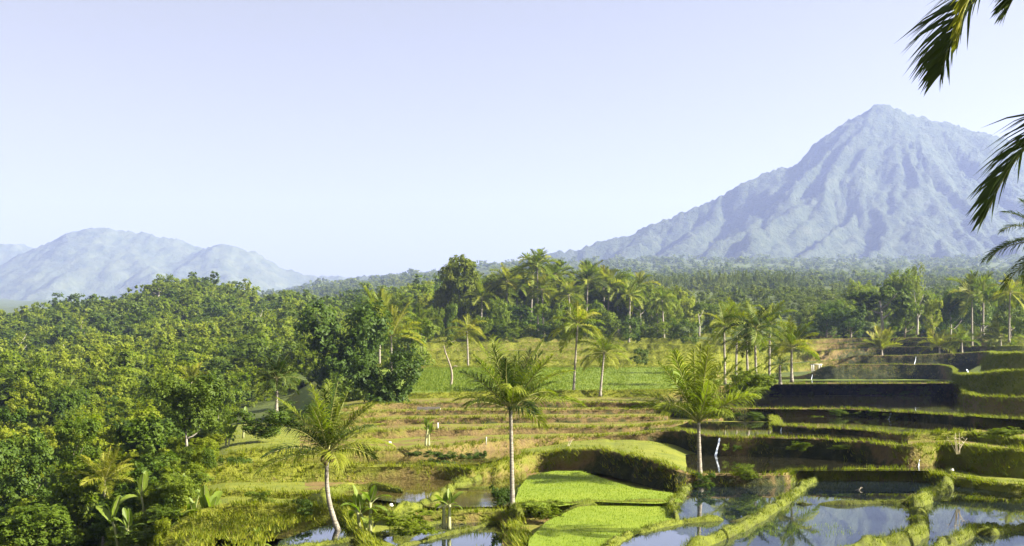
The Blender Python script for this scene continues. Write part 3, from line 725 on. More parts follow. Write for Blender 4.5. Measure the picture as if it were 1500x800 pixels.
# ------------------------------------------------------------------ palms
def frond_geo(R, leaf_len, n, width, sag, seed, segs=2, bare=0.14, roll=0.0, petr=0.03, both=True):
    """R: rachis points (k,3). returns MB"""
    rg = np.random.default_rng(seed)
    b = MB()
    R = np.asarray(R, float)
    b.tube(R, np.linspace(petr, petr * 0.2, len(R)), 5, 1, True, 0.6)
    d = np.concatenate([[0], np.cumsum(np.linalg.norm(np.diff(R, axis=0), axis=1))]); d /= d[-1]
    T = np.gradient(R, axis=0); T /= np.linalg.norm(T, axis=1)[:, None]
    up = np.array([0, 0, 1.0])
    for sd in (-1, 1):
        s = np.linspace(bare, 0.995, n) + rg.normal(0, 0.3 / n, n); s = np.clip(s, bare, 1)
        p = np.stack([np.interp(s, d, R[:, i]) for i in range(3)], 1)
        t = np.stack([np.interp(s, d, T[:, i]) for i in range(3)], 1); t /= np.linalg.norm(t, axis=1)[:, None]
        side = np.cross(t, up); ln = np.linalg.norm(side, axis=1)
        side /= ln[:, None] + 1e-6
        nr = np.cross(side, t)
        u = (s - bare) / (1 - bare)
        l = leaf_len * np.clip(0.45 + 2.6 * u, 0, 1) * (1 - 0.72 * np.clip((u - 0.35) / 0.65, 0, 1) ** 1.8) * (0.85 + 0.3 * rg.random(n))
        sw = np.radians(28 + 38 * u) + rg.normal(0, 0.10, n)
        d0 = side * (sd * np.cos(sw))[:, None] + t * np.sin(sw)[:, None] + nr * (0.28 + 0.12 * rg.normal(0, 1, n))[:, None]
        d0 /= np.linalg.norm(d0, axis=1)[:, None]
        pts = [p]; dd = d0.copy()
        for k in range(segs):
            pts.append(pts[-1] + dd * (l / segs)[:, None])
            dd = dd + np.array([0, 0, -1.0]) * (sag * (1.6 / segs) * (0.7 + 0.6 * rg.random(n)))[:, None]
            dd /= np.linalg.norm(dd, axis=1)[:, None]
        wv = t - d0 * np.sum(t * d0, 1)[:, None]; wv /= np.linalg.norm(wv, axis=1)[:, None] + 1e-6
        ws = [0.7, 1.0, 0.62, 0.0] if segs == 3 else ([0.75, 0.9, 0.0] if segs == 2 else [1.0, 0.25])
        rn = np.clip(0.25 + 0.5 * rg.random(n) + 0.25 * u, 0, 1)
        VV = []; 
        for k in range(segs + 1):
            if ws[k] > 0:
                VV += [pts[k] - wv * (width * ws[k] / 2), pts[k] + wv * (width * ws[k] / 2)]
            else:
                VV += [pts[k]]
        nv = len(VV); VV = np.stack(VV, 1).reshape(-1, 3)
        base = (np.arange(n) * nv)[:, None]
        Q = []; Tr = []
        for k in range(segs):
            if ws[k + 1] > 0: Q.append(base + np.array([[2 * k, 2 * k + 1, 2 * k + 3, 2 * k + 2]]))
            else: Tr.append(base + np.array([[2 * k, 2 * k + 1, 2 * k + 2]]))
        b.add(VV, np.vstack(Q) if Q else (), np.vstack(Tr) if Tr else (), 0, np.repeat(rn, nv))
    return b


ELEVS = [84, 70, 56, 42, 26, 8, -14, -42]
FROND = {}


def frond_mesh(lod, style, k, var):
    key = (lod, style, k, var)
    if key in FROND: return FROND[key]
    rg = np.random.default_rng(hash((lod == 'hi', style, k, var)) % 9999 + 7 * k + 131 * var)
    e = math.radians(ELEVS[k])
    droop = {'erect': [0.10, 0.2, 0.38, 0.65, 0.85, 0.8, 0.7, 0.5], 'spread': [0.4, 0.65, 1.0, 1.2, 1.25, 1.1, 0.8, 0.5]}[style][k] * rg.uniform(0.8, 1.2)
    m = 14
    s = np.linspace(0, 1, m); a = e - droop * s ** 1.5
    dx = np.cos(a); dz = np.sin(a); R = np.zeros((m, 3))
    R[1:, 0] = np.cumsum((dx[1:] + dx[:-1]) / 2) / (m - 1); R[1:, 2] = np.cumsum((dz[1:] + dz[:-1]) / 2) / (m - 1)
    R[:, 1] = rg.normal(0, 0.05) * s ** 2
    n, w, sg = {'hi': (48, 0.0125, 3), 'mid': (34, 0.024, 2), 'lo': (28, 0.042, 1)}[lod]
    b = frond_geo(R, 0.34, n, w, 1.1, 17 * k + var, sg, petr=0.011)
    me = b.mesh('frond', [M['palm_leaf'], M['rachis']])
    FROND[key] = me
    return me


def palm(label, px, py, D, tpx, tpy, L, nfr=20, style='spread', lod='mid', mat='palm_leaf', group=None, r0=0.15, bow=0.0, low=-42, nuts=False, az0=None, cat='palm', z=None, hi=84, seed=None, wide=1.0):
    rg = np.random.default_rng(seed if seed is not None else int(px * 7 + py))
    base = P(px, py, D)
    top = P(tpx, tpy, D) - base
    o = thing('coconut_palm', label, cat, base, group)
    m = 16; s = np.linspace(0, 1, m)
    pts = np.stack([top[0] * s + bow * np.sin(s * math.pi), 0.15 * np.sin(s * 2.1), top[2] * s - 0.25 * (1 - s)], 1)
    H = max(top[2], 0.3)
    rad = r0 * (1 - 0.35 * s + 0.55 * np.exp(-s * H / 0.35)) * (1 + 0.05 * np.where(np.arange(m) % 2, 1, -1))
    b = MB(); b.tube(pts, rad, 10)
    obj('trunk', b.mesh('trunk', M['palm_bark'], True), o)
    crown = pts[-1]
    az = rg.random() * 6.28 if az0 is None else az0
    for i in range(nfr):
        u = (i + 0.3) / nfr
        e = hi + (low - hi) * u ** 1.05 + rg.normal(0, 5)
        k = int(np.argmin([abs(e - x) for x in ELEVS]))
        az += 2.39996 + rg.normal(0, 0.12)
        sc = L * (0.82 + 0.25 * rg.random()) * (1.0 if u > 0.12 else 0.8)
        mm = mat if isinstance(mat, str) else mat[0 if rg.random() < 0.6 else 1]
        f = obj('frond', frond_mesh(lod, style, k, i % 2), o, crown + np.array([0, 0, -0.02 * i * r0]), (rg.normal(0, 0.22), math.radians(ELEVS[k] - e), az), (sc * wide, sc * wide, sc), M[mm])
    if nuts:
        c = MB()
        for q in range(7):
            a = q * 0.9; cc = crown + np.array([math.cos(a) * r0 * 1.7, math.sin(a) * r0 * 1.7, -0.16 - 0.1 * (q % 3)])
            th = np.linspace(0, math.pi, 6)
            c.tube(np.stack([0 * th + cc[0], 0 * th + cc[1], cc[2] + 0.12 * np.cos(th)], 1), 0.1 * np.sin(th) + 0.003, 8)
        obj('coconut_bunch', c.mesh('coconut_bunch', M['coconut'], True), o)
    return o


# the three nearest palms
palm('tall straight coconut palm with upright fronds rising beside the bright green rice field', 751, 746, 45, 748, 600, 3.2, 25, 'erect', 'hi', ('palm_leaf', 'palm_leaf_dark'), r0=0.105, low=8, hi=88, seed=5, wide=0.92)
palm('leaning coconut palm with a curved white trunk at the edge of the left pond', 503, 787, 42.5, 479, 664, 2.95, 24, 'erect', 'hi', ('palm_leaf', 'palm_leaf_dark'), r0=0.11, bow=-0.28, low=6, hi=90, nuts=True, seed=8)
palm('short coconut palm with spiky fronds standing by the small waterfall pool', 1026, 702, 54, 1024, 618, 4.0, 26, 'erect', 'hi', ('palm_leaf', 'palm_leaf'), r0=0.12, low=18, hi=88, seed=12, wide=0.92)
# the palms farther back: px, py, D, top px, top py, frond m, n, style, material, label
PALMS = [
    (405, 600, 78, 405, 554, 2.1, 30, 'spread', 'palm_leaf_dark', 'dark shaded palm with short trunk left of the big round tree', dict(low=-20)),
    (150, 815, 66, 152, 704, 2.3, 18, 'erect', 'palm_leaf_yellow', 'yellowish palm with upright fronds at the lower left edge of the forest', dict(low=-5)),
    (840, 573, 84, 846, 476, 2.5, 18, 'spread', ('palm_leaf', 'palm_leaf_yellow'), 'coconut palm with drooping fronds at the left of the pair on the green field', dict(low=-42)),
    (879, 578, 83.5, 885, 517, 2.3, 18, 'spread', 'palm_leaf', 'short trunked palm at the right of the pair on the green field', dict(low=-30)),
    (686, 545, 98, 684, 484, 2.0, 16, 'spread', 'palm_leaf_yellow', 'slim yellow fronded palm on the terraces behind the tall straight palm', dict(low=-35)),
    (789, 548, 118, 787, 387, 2.6, 20, 'spread', 'palm_leaf', 'tallest palm of the back row with long bare trunk against the mountain', dict(low=-42)),
    (741, 505, 128, 743, 412, 2.8, 20, 'spread', ('palm_leaf', 'palm_leaf_yellow'), 'rounded palm just left of the tallest back row palm', dict(low=-42)),
    (814, 505, 132, 813, 402, 2.4, 18, 'spread', 'palm_leaf', 'palm just right of the tallest back row palm', dict(low=-42)),
    (858, 500, 126, 861, 412, 2.7, 20, 'spread', ('palm_leaf', 'palm_leaf_dark'), 'palm with ragged crown in the middle of the back row', dict(low=-42)),
    (906, 500, 128, 904, 424, 2.2, 16, 'spread', 'palm_leaf', 'small palm at the right end of the back row', dict(low=-42)),
    (574, 560, 92, 573, 492, 3.1, 20, 'erect', 'palm_leaf_yellow', 'pale green palm with fan of stiff fronds above the round dark trees', dict(low=0)),
    (556, 545, 100, 556, 470, 3.2, 16, 'erect', 'palm_leaf', 'bushy palm at the left of the pale stiff fronded palm', dict(low=0)),
    (617, 530, 104, 616, 476, 2.4, 14, 'spread', 'palm_leaf', 'low palm at the right of the pale stiff fronded palm', dict(low=-30)),
    (1062, 560, 86, 1061, 478, 2.4, 18, 'spread', ('palm_leaf', 'palm_leaf_yellow'), 'palm behind the spiky short palm, leftmost of the field edge cluster', dict(low=-42)),
    (1108, 560, 80, 1106, 482, 2.7, 20, 'spread', ('palm_leaf_dark', 'palm_leaf'), 'big drooping dark palm in the cluster beside the dark terrace wall', dict(low=-42)),
    (1127, 560, 82, 1128, 476, 2.3, 18, 'spread', 'palm_leaf', 'palm with leaning fronds between two others in the cluster', dict(low=-30)),
    (1160, 556, 77, 1160, 508, 2.2, 18, 'erect', ('palm_leaf', 'palm_leaf_yellow'), 'bright palm at the right of the cluster next to the white frame', dict(low=-14)),
    (1096, 560, 81, 1094, 500, 1.8, 14, 'spread', 'palm_leaf_dark', 'small dark palm low in the middle of the cluster', dict(low=-42)),
    (1143, 560, 79, 1143, 535, 1.2, 14, 'spread', 'palm_leaf_dark', 'stunted dark palm at the foot of the cluster', dict(low=-42)),
    (1292, 521, 107.5, 1292, 513, 2.56, 16, 'erect', 'palm_leaf_yellow', 'trunkless young palm on the upper terrace left of the low pair', dict(low=20)),
    (1376, 519, 107.5, 1376, 508, 2.04, 14, 'spread', 'palm_leaf_yellow', 'low young palm on the rim of the upper right terrace', dict(low=-5)),
    (1409, 517, 107.5, 1409, 500, 1.89, 14, 'spread', 'palm_leaf', 'thin young palm between the low palm and the tall one', dict(low=-14)),
    (1424, 512, 113, 1424, 432, 2.9, 22, 'spread', ('palm_leaf', 'palm_leaf_yellow'), 'tall pale trunked palm standing alone on the upper right terraces', dict(low=-42)),
    (1466, 514, 109, 1466, 492, 2.72, 18, 'spread', ('palm_leaf', 'palm_leaf_yellow'), 'squat bright palm right of the tall lone palm', dict(low=-20)),
    (1478, 500, 98, 1480, 428, 2.2, 16, 'spread', 'palm_leaf_yellow', 'palm in the bushes behind the squat palm at the right edge', dict(low=-42)),
    (1440, 490, 110, 1441, 432, 1.8, 14, 'spread', 'palm_leaf', 'small palm behind the tall lone palm', dict(low=-42)),
    (694, 502, 134, 691, 420, 2.5, 20, 'spread', 'palm_leaf', 'leftmost of the leafy palms crowded in front of the central wood', dict(low=-42)),
    (704, 502, 118, 706, 436, 2.0, 20, 'spread', ('palm_leaf', 'palm_leaf_yellow'), 'second from the left of the leafy palms crowded in front of the central wood', dict(low=-42)),
    (735, 502, 131, 729, 428, 2.7, 20, 'spread', 'palm_leaf', 'third from the left of the leafy palms crowded in front of the central wood', dict(low=-42)),
    (754, 502, 136, 759, 411, 2.6, 20, 'spread', ('palm_leaf', 'palm_leaf_yellow'), 'fourth from the left of the leafy palms crowded in front of the central wood', dict(low=-42)),
    (776, 502, 122, 781, 400, 2.8, 20, 'spread', 'palm_leaf', 'fifth from the left of the leafy palms crowded in front of the central wood', dict(low=-42)),
    (797, 502, 118, 794, 424, 2.1, 20, 'spread', ('palm_leaf', 'palm_leaf_yellow'), 'sixth from the left of the leafy palms crowded in front of the central wood', dict(low=-42)),
    (822, 502, 134, 816, 408, 2.7, 20, 'spread', 'palm_leaf', 'seventh from the left of the leafy palms crowded in front of the central wood', dict(low=-42)),
    (839, 502, 117, 833, 432, 2.0, 20, 'spread', ('palm_leaf', 'palm_leaf_yellow'), 'eighth from the left of the leafy palms crowded in front of the central wood', dict(low=-42)),
    (873, 502, 137, 867, 404, 2.8, 20, 'spread', 'palm_leaf', 'ninth from the left of the leafy palms crowded in front of the central wood', dict(low=-42)),
    (888, 502, 128, 893, 418, 2.5, 20, 'spread', ('palm_leaf', 'palm_leaf_yellow'), 'tenth from the left of the leafy palms crowded in front of the central wood', dict(low=-42)),
    (921, 502, 116, 923, 432, 2.0, 20, 'spread', 'palm_leaf', 'eleventh from the left of the leafy palms crowded in front of the central wood', dict(low=-42)),
    (944, 502, 135, 938, 418, 2.4, 20, 'spread', ('palm_leaf', 'palm_leaf_yellow'), 'twelfth from the left of the leafy palms crowded in front of the central wood', dict(low=-42)),
    (973, 502, 119, 970, 440, 1.9, 20, 'spread', 'palm_leaf', 'thirteenth from the left of the leafy palms crowded in front of the central wood', dict(low=-42)),
    (829, 500, 136, 828, 428, 2.3, 16, 'spread', 'palm_leaf', 'palm with low crown between the right neighbour of the tallest palm and the ragged one', dict(low=-42)),
    (771, 505, 138, 768, 424, 2.3, 16, 'spread', ('palm_leaf', 'palm_leaf_dark'), 'palm half hidden between the rounded palm and the tallest back row palm', dict(low=-42)),
    (886, 498, 134, 884, 412, 2.3, 16, 'spread', 'palm_leaf', 'slender palm right of the ragged crowned palm in the back row', dict(low=-42)),
    (720, 505, 140, 719, 420, 2.2, 16, 'spread', 'palm_leaf', 'palm between the olive trees and the rounded palm', dict(low=-42)),
    (935, 498, 134, 934, 436, 2.0, 14, 'spread', 'palm_leaf_yellow', 'short yellowish palm in front of the bright white stemmed tree', dict(low=-42)),
    (1078, 560, 92, 1080, 470, 2.3, 18, 'spread', 'palm_leaf', 'slender palm behind the leftmost palm of the field edge cluster', dict(low=-42)),
    (279, 640, 150, 280, 560, 3.0, 12, 'erect', 'palm_leaf_yellow', 'palm poking out of the forest above the dark leafy tree', dict(low=10)),
    (95, 640, 160, 96, 578, 2.6, 12, 'spread', 'palm_leaf', 'palm half sunk in the forest on the left hillside', dict(low=-20)),
]
for a in PALMS:
    px, py, D0, tx, ty, L, n, st, mt, lab, kw = a
    D = rd(px, D0); L *= D / D0
    palm(lab, px, py, D, tx, ty, L, n, st, 'mid' if D0 < 100 else 'lo', mt, r0=(0.10 if D0 < 100 else 0.12) * D / D0, **kw)

# palm at the right edge, only its fronds reach into the picture
palm('dark palm leaning in from the right edge above the terraces', 1560, 690, 34, 1536, 352, 2.0, 20, 'spread', 'hi', ('palm_leaf_dark', 'palm_leaf_dark'), r0=0.13, low=-42, seed=3)
# the near palm whose fronds hang into the upper right corner
Dn = 12.0
crown = P(1672, -30, Dn)
gz = float(zg(np.array([crown[0]]), np.array([Dn]))[0])
root = thing('coconut_palm', 'nearest palm, its long dark fronds hanging into the upper right corner', 'palm', (crown[0] + 0.4, Dn + 0.3, gz))
rb = np.array([crown[0] + 0.4, Dn + 0.3, gz])
s = np.linspace(0, 1, 20)
tp = np.stack([(crown[0] - rb[0]) * s + 0.3 * np.sin(s * 3.1), (crown[1] - rb[1]) * s, (crown[2] - gz) * s - 0.2 * (1 - s)], 1)
b = MB(); b.tube(tp, 0.15 * (1 - 0.3 * s + 0.5 * np.exp(-s * 14)), 14)
obj('trunk', b.mesh('trunk', M['palm_bark'], True), root)
NEAR = [
    ([(1672, -30, 12), (1600, -75, 12.2), (1530, -68, 12.3), (1470, -36, 12.3), (1428, 0, 12.2), (1398, 48, 12.1), (1378, 108, 12)], 1.0, 'palm_leaf_dark', 3),
    ([(1672, -30, 12), (1655, 70, 11.8), (1615, 128, 11.7), (1560, 165, 11.6), (1508, 208, 11.6), (1466, 268, 11.6), (1442, 320, 11.6)], 0.80, 'palm_leaf_dark', 4),
    ([(1672, -30, 12), (1590, -90, 11.8), (1515, -95, 11.6), (1462, -62, 11.4), (1428, -22, 11.3), (1410, 20, 11.3), (1402, 66, 11.3)], 0.42, 'palm_leaf_yellow', 5),  # sunlit stretch of the upper frond, painted as yellow leaf
    ([(1672, -30, 12), (1610, -62, 12.9), (1560, -62, 13.3), (1520, -45, 13.5), (1490, -15, 13.6), (1474, 18, 13.7)], 0.75, 'palm_leaf_dark', 6),
]
for pts, ll, mt, sd in NEAR:
    R = resample(pts, 0.18) - rb
    fb = frond_geo(R, ll, 100, 0.040, 0.5, sd, 3, bare=0.18, petr=0.035)
    obj('frond', fb.mesh('frond', [M[mt], M['rachis']]), root)
for i in range(12):
    az = -1.25 + i * 0.22
    k = [1, 3, 5, 2, 4, 6][i % 6]
    obj('frond', frond_mesh('hi', 'spread', k, i % 2), root, tp[-1], (0, 0, az), 3.1, M['palm_leaf_dark'])


# ------------------------------------------------------------------ trees
def crown_mesh(name, lobes, n, leaf, seed, outward=0.75):
    """lobes: (cx,cy,cz,rx,ry,rz); small leaf faces spread through the lobes' volume"""
    rg = np.random.default_rng(seed)
    lob = np.array(lobes, float)
    # leaf clusters inside each lobe give light and dark clumps
    vol = lob[:, 3] * lob[:, 4] * lob[:, 5]; vol = vol ** 0.7; pr = vol / vol.sum()
    ncl = max(24, n // 40)
    li = rg.choice(len(lob), ncl, p=pr)
    d = rg.normal(0, 1, (ncl, 3)); d /= np.linalg.norm(d, axis=1)[:, None]
    rr = rg.random(ncl) ** 0.28
    cc = lob[li, :3] + d * rr[:, None] * lob[li, 3:]
    ci = rg.integers(0, ncl, n)
    csz = (0.30 if n > 3000 else 0.45) * np.cbrt(np.prod(lob[li, 3:], 1))
    e = rg.normal(0, 1, (n, 3)); e /= np.linalg.norm(e, axis=1)[:, None]
    p = cc[ci] + e * (rg.random(n) ** 0.45 * csz[ci])[:, None]
    out = (p - lob[li[ci], :3]) / lob[li[ci], 3:]
    out /= np.linalg.norm(out, axis=1)[:, None] + 1e-6
    nr = out * outward + rg.normal(0, 0.40, (n, 3)) + np.array([0.15, 0, 0.45]); nr /= np.linalg.norm(nr, axis=1)[:, None]
    t = np.cross(nr, rg.normal(0, 1, (n, 3))); t /= np.linalg.norm(t, axis=1)[:, None]
    bt = np.cross(nr, t)
    l = leaf * (0.6 + 0.8 * rg.random(n))[:, None]; w = l * 0.55
    V = np.stack([p - t * l, p + bt * w - nr * 0.15 * l, p + t * l, p - bt * w - nr * 0.15 * l], 1).reshape(-1, 3)
    r = np.repeat(np.clip(0.2 + 0.3 * rg.random(ncl)[ci] + 0.3 * rg.random(n), 0, 1), 4)
    return mesh(name, V, [np.arange(4 * n).reshape(-1, 4)], M['leaf_mid'], rnd=r)


def lobes_round(rg, k=9, flat=1.0):
    L = [(0, 0, 0.45 * flat, 0.30, 0.30, 0.34 * flat)]
    for i in range(k):
        a = i * 2.4 + rg.random(); r = rg.uniform(0.18, 0.36); z = rg.uniform(0.15, 0.85) * flat
        q = rg.uniform(0.13, 0.24)
        L.append((r * math.cos(a), r * math.sin(a), z, q, q, q * rg.uniform(0.7, 1.1)))
    return L


def lobes_tall(rg):
    L = []
    for i in range(9):
        z = 0.12 + 0.8 * i / 8; r = 0.22 * rg.random(); a = rg.random() * 6.3
        q = 0.20 - 0.07 * abs(z - 0.5)
        L.append((r * math.cos(a), r * math.sin(a), z, q * 1.2, q * 1.2, q * 0.75))
    return L


def lobes_umbrella(rg):
    L = []
    for i in range(13):
        a = i * 2.4; r = 0.40 * math.sqrt((i + 0.5) / 13); z = 0.72 - 0.5 * r + rg.normal(0, 0.08)
        q = rg.uniform(0.12, 0.18); L.append((r * math.cos(a), r * math.sin(a), z, q, q, 0.10))
    for i in range(4):
        a = i * 1.7; L.append((0.3 * math.cos(a), 0.3 * math.sin(a), 0.32, 0.14, 0.14, 0.12))
    return L


def lobes_sparse(rg):
    L = []
    for i in range(10):
        a = rg.random() * 6.3; r = rg.uniform(0.05, 0.42); z = rg.uniform(0.2, 0.95); q = rg.uniform(0.07, 0.13)
        L.append((r * math.cos(a), r * math.sin(a), z, q, q, q * 0.8))
    return L


CR = {}
for kind, fn in (('round', lobes_round), ('tall', lobes_tall), ('umbrella', lobes_umbrella), ('sparse', lobes_sparse), ('airy', lobes_tall)):
    for lod, n, leaf in (('hi', 11000, 0.021), ('mid', 6500, 0.0225), ('lo', 1600, 0.035)):
        if kind in ('sparse', 'airy'): n = int(n * (0.4 if kind == 'sparse' else 0.16))
        for v in range(4 if kind == 'round' else 2):
            rg = np.random.default_rng(100 + v * 7 + len(kind))
            CR[kind, lod, v] = crown_mesh('crown', fn(rg), n, leaf, 500 + v)


def trunk_mesh(H, spread, r, seed, mat, limbs=4, fork=0.45):
    rg = np.random.default_rng(seed); b = MB()
    s = np.linspace(0, 1, 9); lean = rg.normal(0, 0.05)
    pts = np.stack([lean * H * s ** 2 + 0.02 * H * np.sin(5 * s), 0.02 * H * np.cos(4 * s) - 0.02 * H, H * s * 0.9 - 0.15], 1)
    b.tube(pts, r * (1 - 0.72 * s + 0.35 * np.exp(-s * 12)), 8)
    for i in range(limbs):
        a = i * 2.4 + rg.random(); f = fork + 0.12 * i
        p0 = np.array([np.interp(f, s, pts[:, k]) for k in range(3)])
        e = p0 + np.array([math.cos(a) * spread, math.sin(a) * spread, H * rg.uniform(0.18, 0.32)])
        u = np.linspace(0, 1, 6)[:, None]
        q = p0 * (1 - u) + e * u; q[:, 2] -= 0.05 * H * (np.sin(u[:, 0] * math.pi))
        b.tube(q, r * 0.5 * (1 - 0.75 * u[:, 0]), 6)
    return b.mesh('trunk', mat, True)


def tree(label, cx, base, D, top, bot, w, kind='round', lod='mid', mat='leaf_mid', bark='brown_bark', group=None, cat='tree', var=None, name='broadleaf_tree', r=0.10, tx=None, dy=0.0):
    rg = np.random.default_rng(int(cx * 13 + top * 7))
    b0 = P(cx if tx is None else tx, base, D)
    o = thing(name, label, cat, b0, group)
    W = w / F * D; H = (bot - top) / F * D
    cz = (base - bot) / F * D
    v = (rg.integers(0, 4 if kind == 'round' else 2)) if var is None else var
    obj('crown', CR[kind, lod, int(v)], o, ((cx - (cx if tx is None else tx)) / F * D, dy, cz), (0, 0, rg.random() * 6.28), (W, W, H), M[mat])
    if base - bot > -30:
        obj('trunk', trunk_mesh(cz + H * 0.58, W * 0.28, r, int(cx), M[bark], fork=min(0.7, 0.15 + cz / (cz + H * .75))), o)
    return o


TREES = [
    # label, cx, base, D, top, bottom, width, kind, lod, mat, bark
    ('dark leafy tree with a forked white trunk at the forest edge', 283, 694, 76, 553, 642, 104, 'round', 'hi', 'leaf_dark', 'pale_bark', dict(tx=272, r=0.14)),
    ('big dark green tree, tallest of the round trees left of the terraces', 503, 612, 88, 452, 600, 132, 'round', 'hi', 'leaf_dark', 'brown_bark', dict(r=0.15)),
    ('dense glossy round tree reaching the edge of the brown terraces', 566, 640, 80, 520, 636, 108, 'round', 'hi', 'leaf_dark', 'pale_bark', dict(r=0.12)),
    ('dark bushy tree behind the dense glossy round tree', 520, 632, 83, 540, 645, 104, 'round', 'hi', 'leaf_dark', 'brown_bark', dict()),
    ('low round tree with grey stem at the left end of the upper terraces', 600, 548, 97, 464, 548, 82, 'round', 'hi', 'leaf_mid', 'pale_bark', dict()),
    ('tall olive green tree in upright clumps left of the back row palms', 681, 500, 119, 380, 485, 92, 'tall', 'hi', 'leaf_olive', 'pale_bark', dict(r=0.2)),
    ('tall olive tree at the left of the other olive tree', 658, 500, 121, 384, 470, 56, 'tall', 'hi', 'leaf_olive', 'pale_bark', dict(r=0.15)),
    ('broad crowned tree behind the tall straight palm', 748, 520, 120, 434, 496, 104, 'round', 'hi', 'leaf_mid', 'brown_bark', dict(r=0.2)),
    ('shady tree in the gap left of the broad crowned tree', 655, 505, 136, 425, 500, 60, 'round', 'mid', 'leaf_mid', 'brown_bark', dict()),
    ('yellow green tree with pale limbs left of the olive trees', 620, 510, 130, 436, 500, 56, 'sparse', 'hi', 'leaf_olive', 'pale_bark', dict(r=0.2)),
    ('leafy mid green tree left of the yellow green tree', 592, 510, 128, 434, 505, 60, 'round', 'mid', 'leaf_belt', 'brown_bark', dict()),
    ('shady tree under the tallest back row palm', 800, 500, 130, 430, 498, 62, 'round', 'mid', 'leaf_belt', 'brown_bark', dict()),
    ('leafy tree under the ragged crowned palm', 838, 498, 134, 432, 496, 60, 'round', 'mid', 'leaf_belt', 'brown_bark', dict()),
    ('tree with white stem under the small back row palm', 880, 496, 130, 425, 478, 50, 'round', 'mid', 'leaf_belt', 'pale_bark', dict()),
    ('bright tree on a thin white stem right of the back row palms', 937, 494, 124, 408, 462, 52, 'round', 'mid', 'leaf_bright', 'pale_bark', dict()),
    ('shady green tree right of the bright white stemmed tree', 910, 494, 130, 418, 478, 46, 'round', 'mid', 'leaf_belt', 'pale_bark', dict()),
    ('round bright tree with two pale stems by the upper field', 985, 494, 122, 430, 476, 42, 'round', 'mid', 'leaf_bright', 'pale_bark', dict()),
    ('shady tree behind the round bright tree', 962, 492, 128, 424, 480, 40, 'round', 'mid', 'leaf_mid', 'brown_bark', dict()),
    ('small tree with a bare lower trunk near the plantation', 1024, 492, 122, 437, 462, 26, 'round', 'mid', 'leaf_mid', 'pale_bark', dict()),
    ('broad spreading tree with bare white limbs behind the right terraces', 1291, 496, 112, 405, 468, 100, 'umbrella', 'hi', 'leaf_dark', 'pale_bark', dict(r=0.2)),
    ('thin upright tree with airy crown right of the spreading tree', 1343, 490, 120, 386, 470, 46, 'airy', 'hi', 'leaf_olive', 'pale_bark', dict(r=0.12)),
    ('round tree left of the spreading tree', 1210, 494, 114, 444, 492, 56, 'round', 'mid', 'leaf_mid', 'brown_bark', dict()),
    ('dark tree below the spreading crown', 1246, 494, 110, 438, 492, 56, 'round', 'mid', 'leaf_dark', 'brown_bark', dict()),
    ('yellow green tree right of the airy tree', 1366, 492, 112, 436, 484, 36, 'round', 'mid', 'leaf_bright', 'brown_bark', dict()),
    ('leafy green tree between the spreading tree and the airy tree', 1325, 494, 112, 425, 490, 54, 'round', 'mid', 'leaf_belt', 'brown_bark', dict()),
    ('leafy tree left of the tall lone palm', 1392, 494, 114, 415, 488, 58, 'round', 'mid', 'leaf_mid', 'pale_bark', dict()),
    ('leafy tree behind the tall lone palm', 1436, 492, 116, 412, 486, 58, 'round', 'mid', 'leaf_mid', 'pale_bark', dict()),
    ('leafy tree at the right edge behind the squat palm', 1480, 494, 108, 412, 488, 66, 'round', 'mid', 'leaf_belt', 'brown_bark', dict()),
    ('tree at the far right edge of the terraces', 1520, 494, 104, 400, 490, 70, 'round', 'mid', 'leaf_belt', 'brown_bark', dict()),
    ('wide crowned pale trunked tree on top of the left ridge', 232, 436, 560, 408, 434, 50, 'umbrella', 'mid', 'leaf_far', 'pale_bark', dict(r=0.6)),
    ('rounded tree right of the wide crowned tree on the left ridge', 268, 438, 570, 409, 438, 38, 'round', 'mid', 'leaf_far', 'pale_bark', dict(r=0.5)),
    ('dark bushy tree in the lower left corner', 60, 830, 60, 720, 812, 130, 'round', 'hi', 'leaf_mid', 'brown_bark', dict()),
    ('low spreading dark tree just above the lower left corner bush', 30, 790, 72, 640, 770, 110, 'round', 'hi', 'leaf_dark', 'brown_bark', dict()),
    ('bushy tree between the yellowish palm and the white trunked tree', 235, 760, 72, 660, 735, 90, 'round', 'hi', 'leaf_mid', 'pale_bark', dict()),
    ('dark round tree above the yellowish palm', 110, 730, 80, 610, 690, 80, 'round', 'hi', 'leaf_mid', 'brown_bark', dict()),
    ('small dark tree left of the white trunked tree', 205, 690, 84, 612, 670, 66, 'round', 'hi', 'leaf_dark', 'brown_bark', dict()),
    ('thicket tree at the bottom between bananas and lawn', 240, 850, 56, 745, 830, 90, 'round', 'hi', 'leaf_dark', 'brown_bark', dict()),
]
tree('broad dark leafy tree shading the bank right of the ponds', 1690, 722, 47, 500, 690, 210, 'round', 'mid', 'leaf_dark', 'brown_bark', r=0.2)  # this tree and the next are unseen, placed for their shadows over the ponds
tree('mid green leafy tree right of the ponds, nearest of the two shading them', 1730, 800, 38, 520, 740, 230, 'round', 'mid', 'leaf_mid', 'brown_bark', r=0.2)
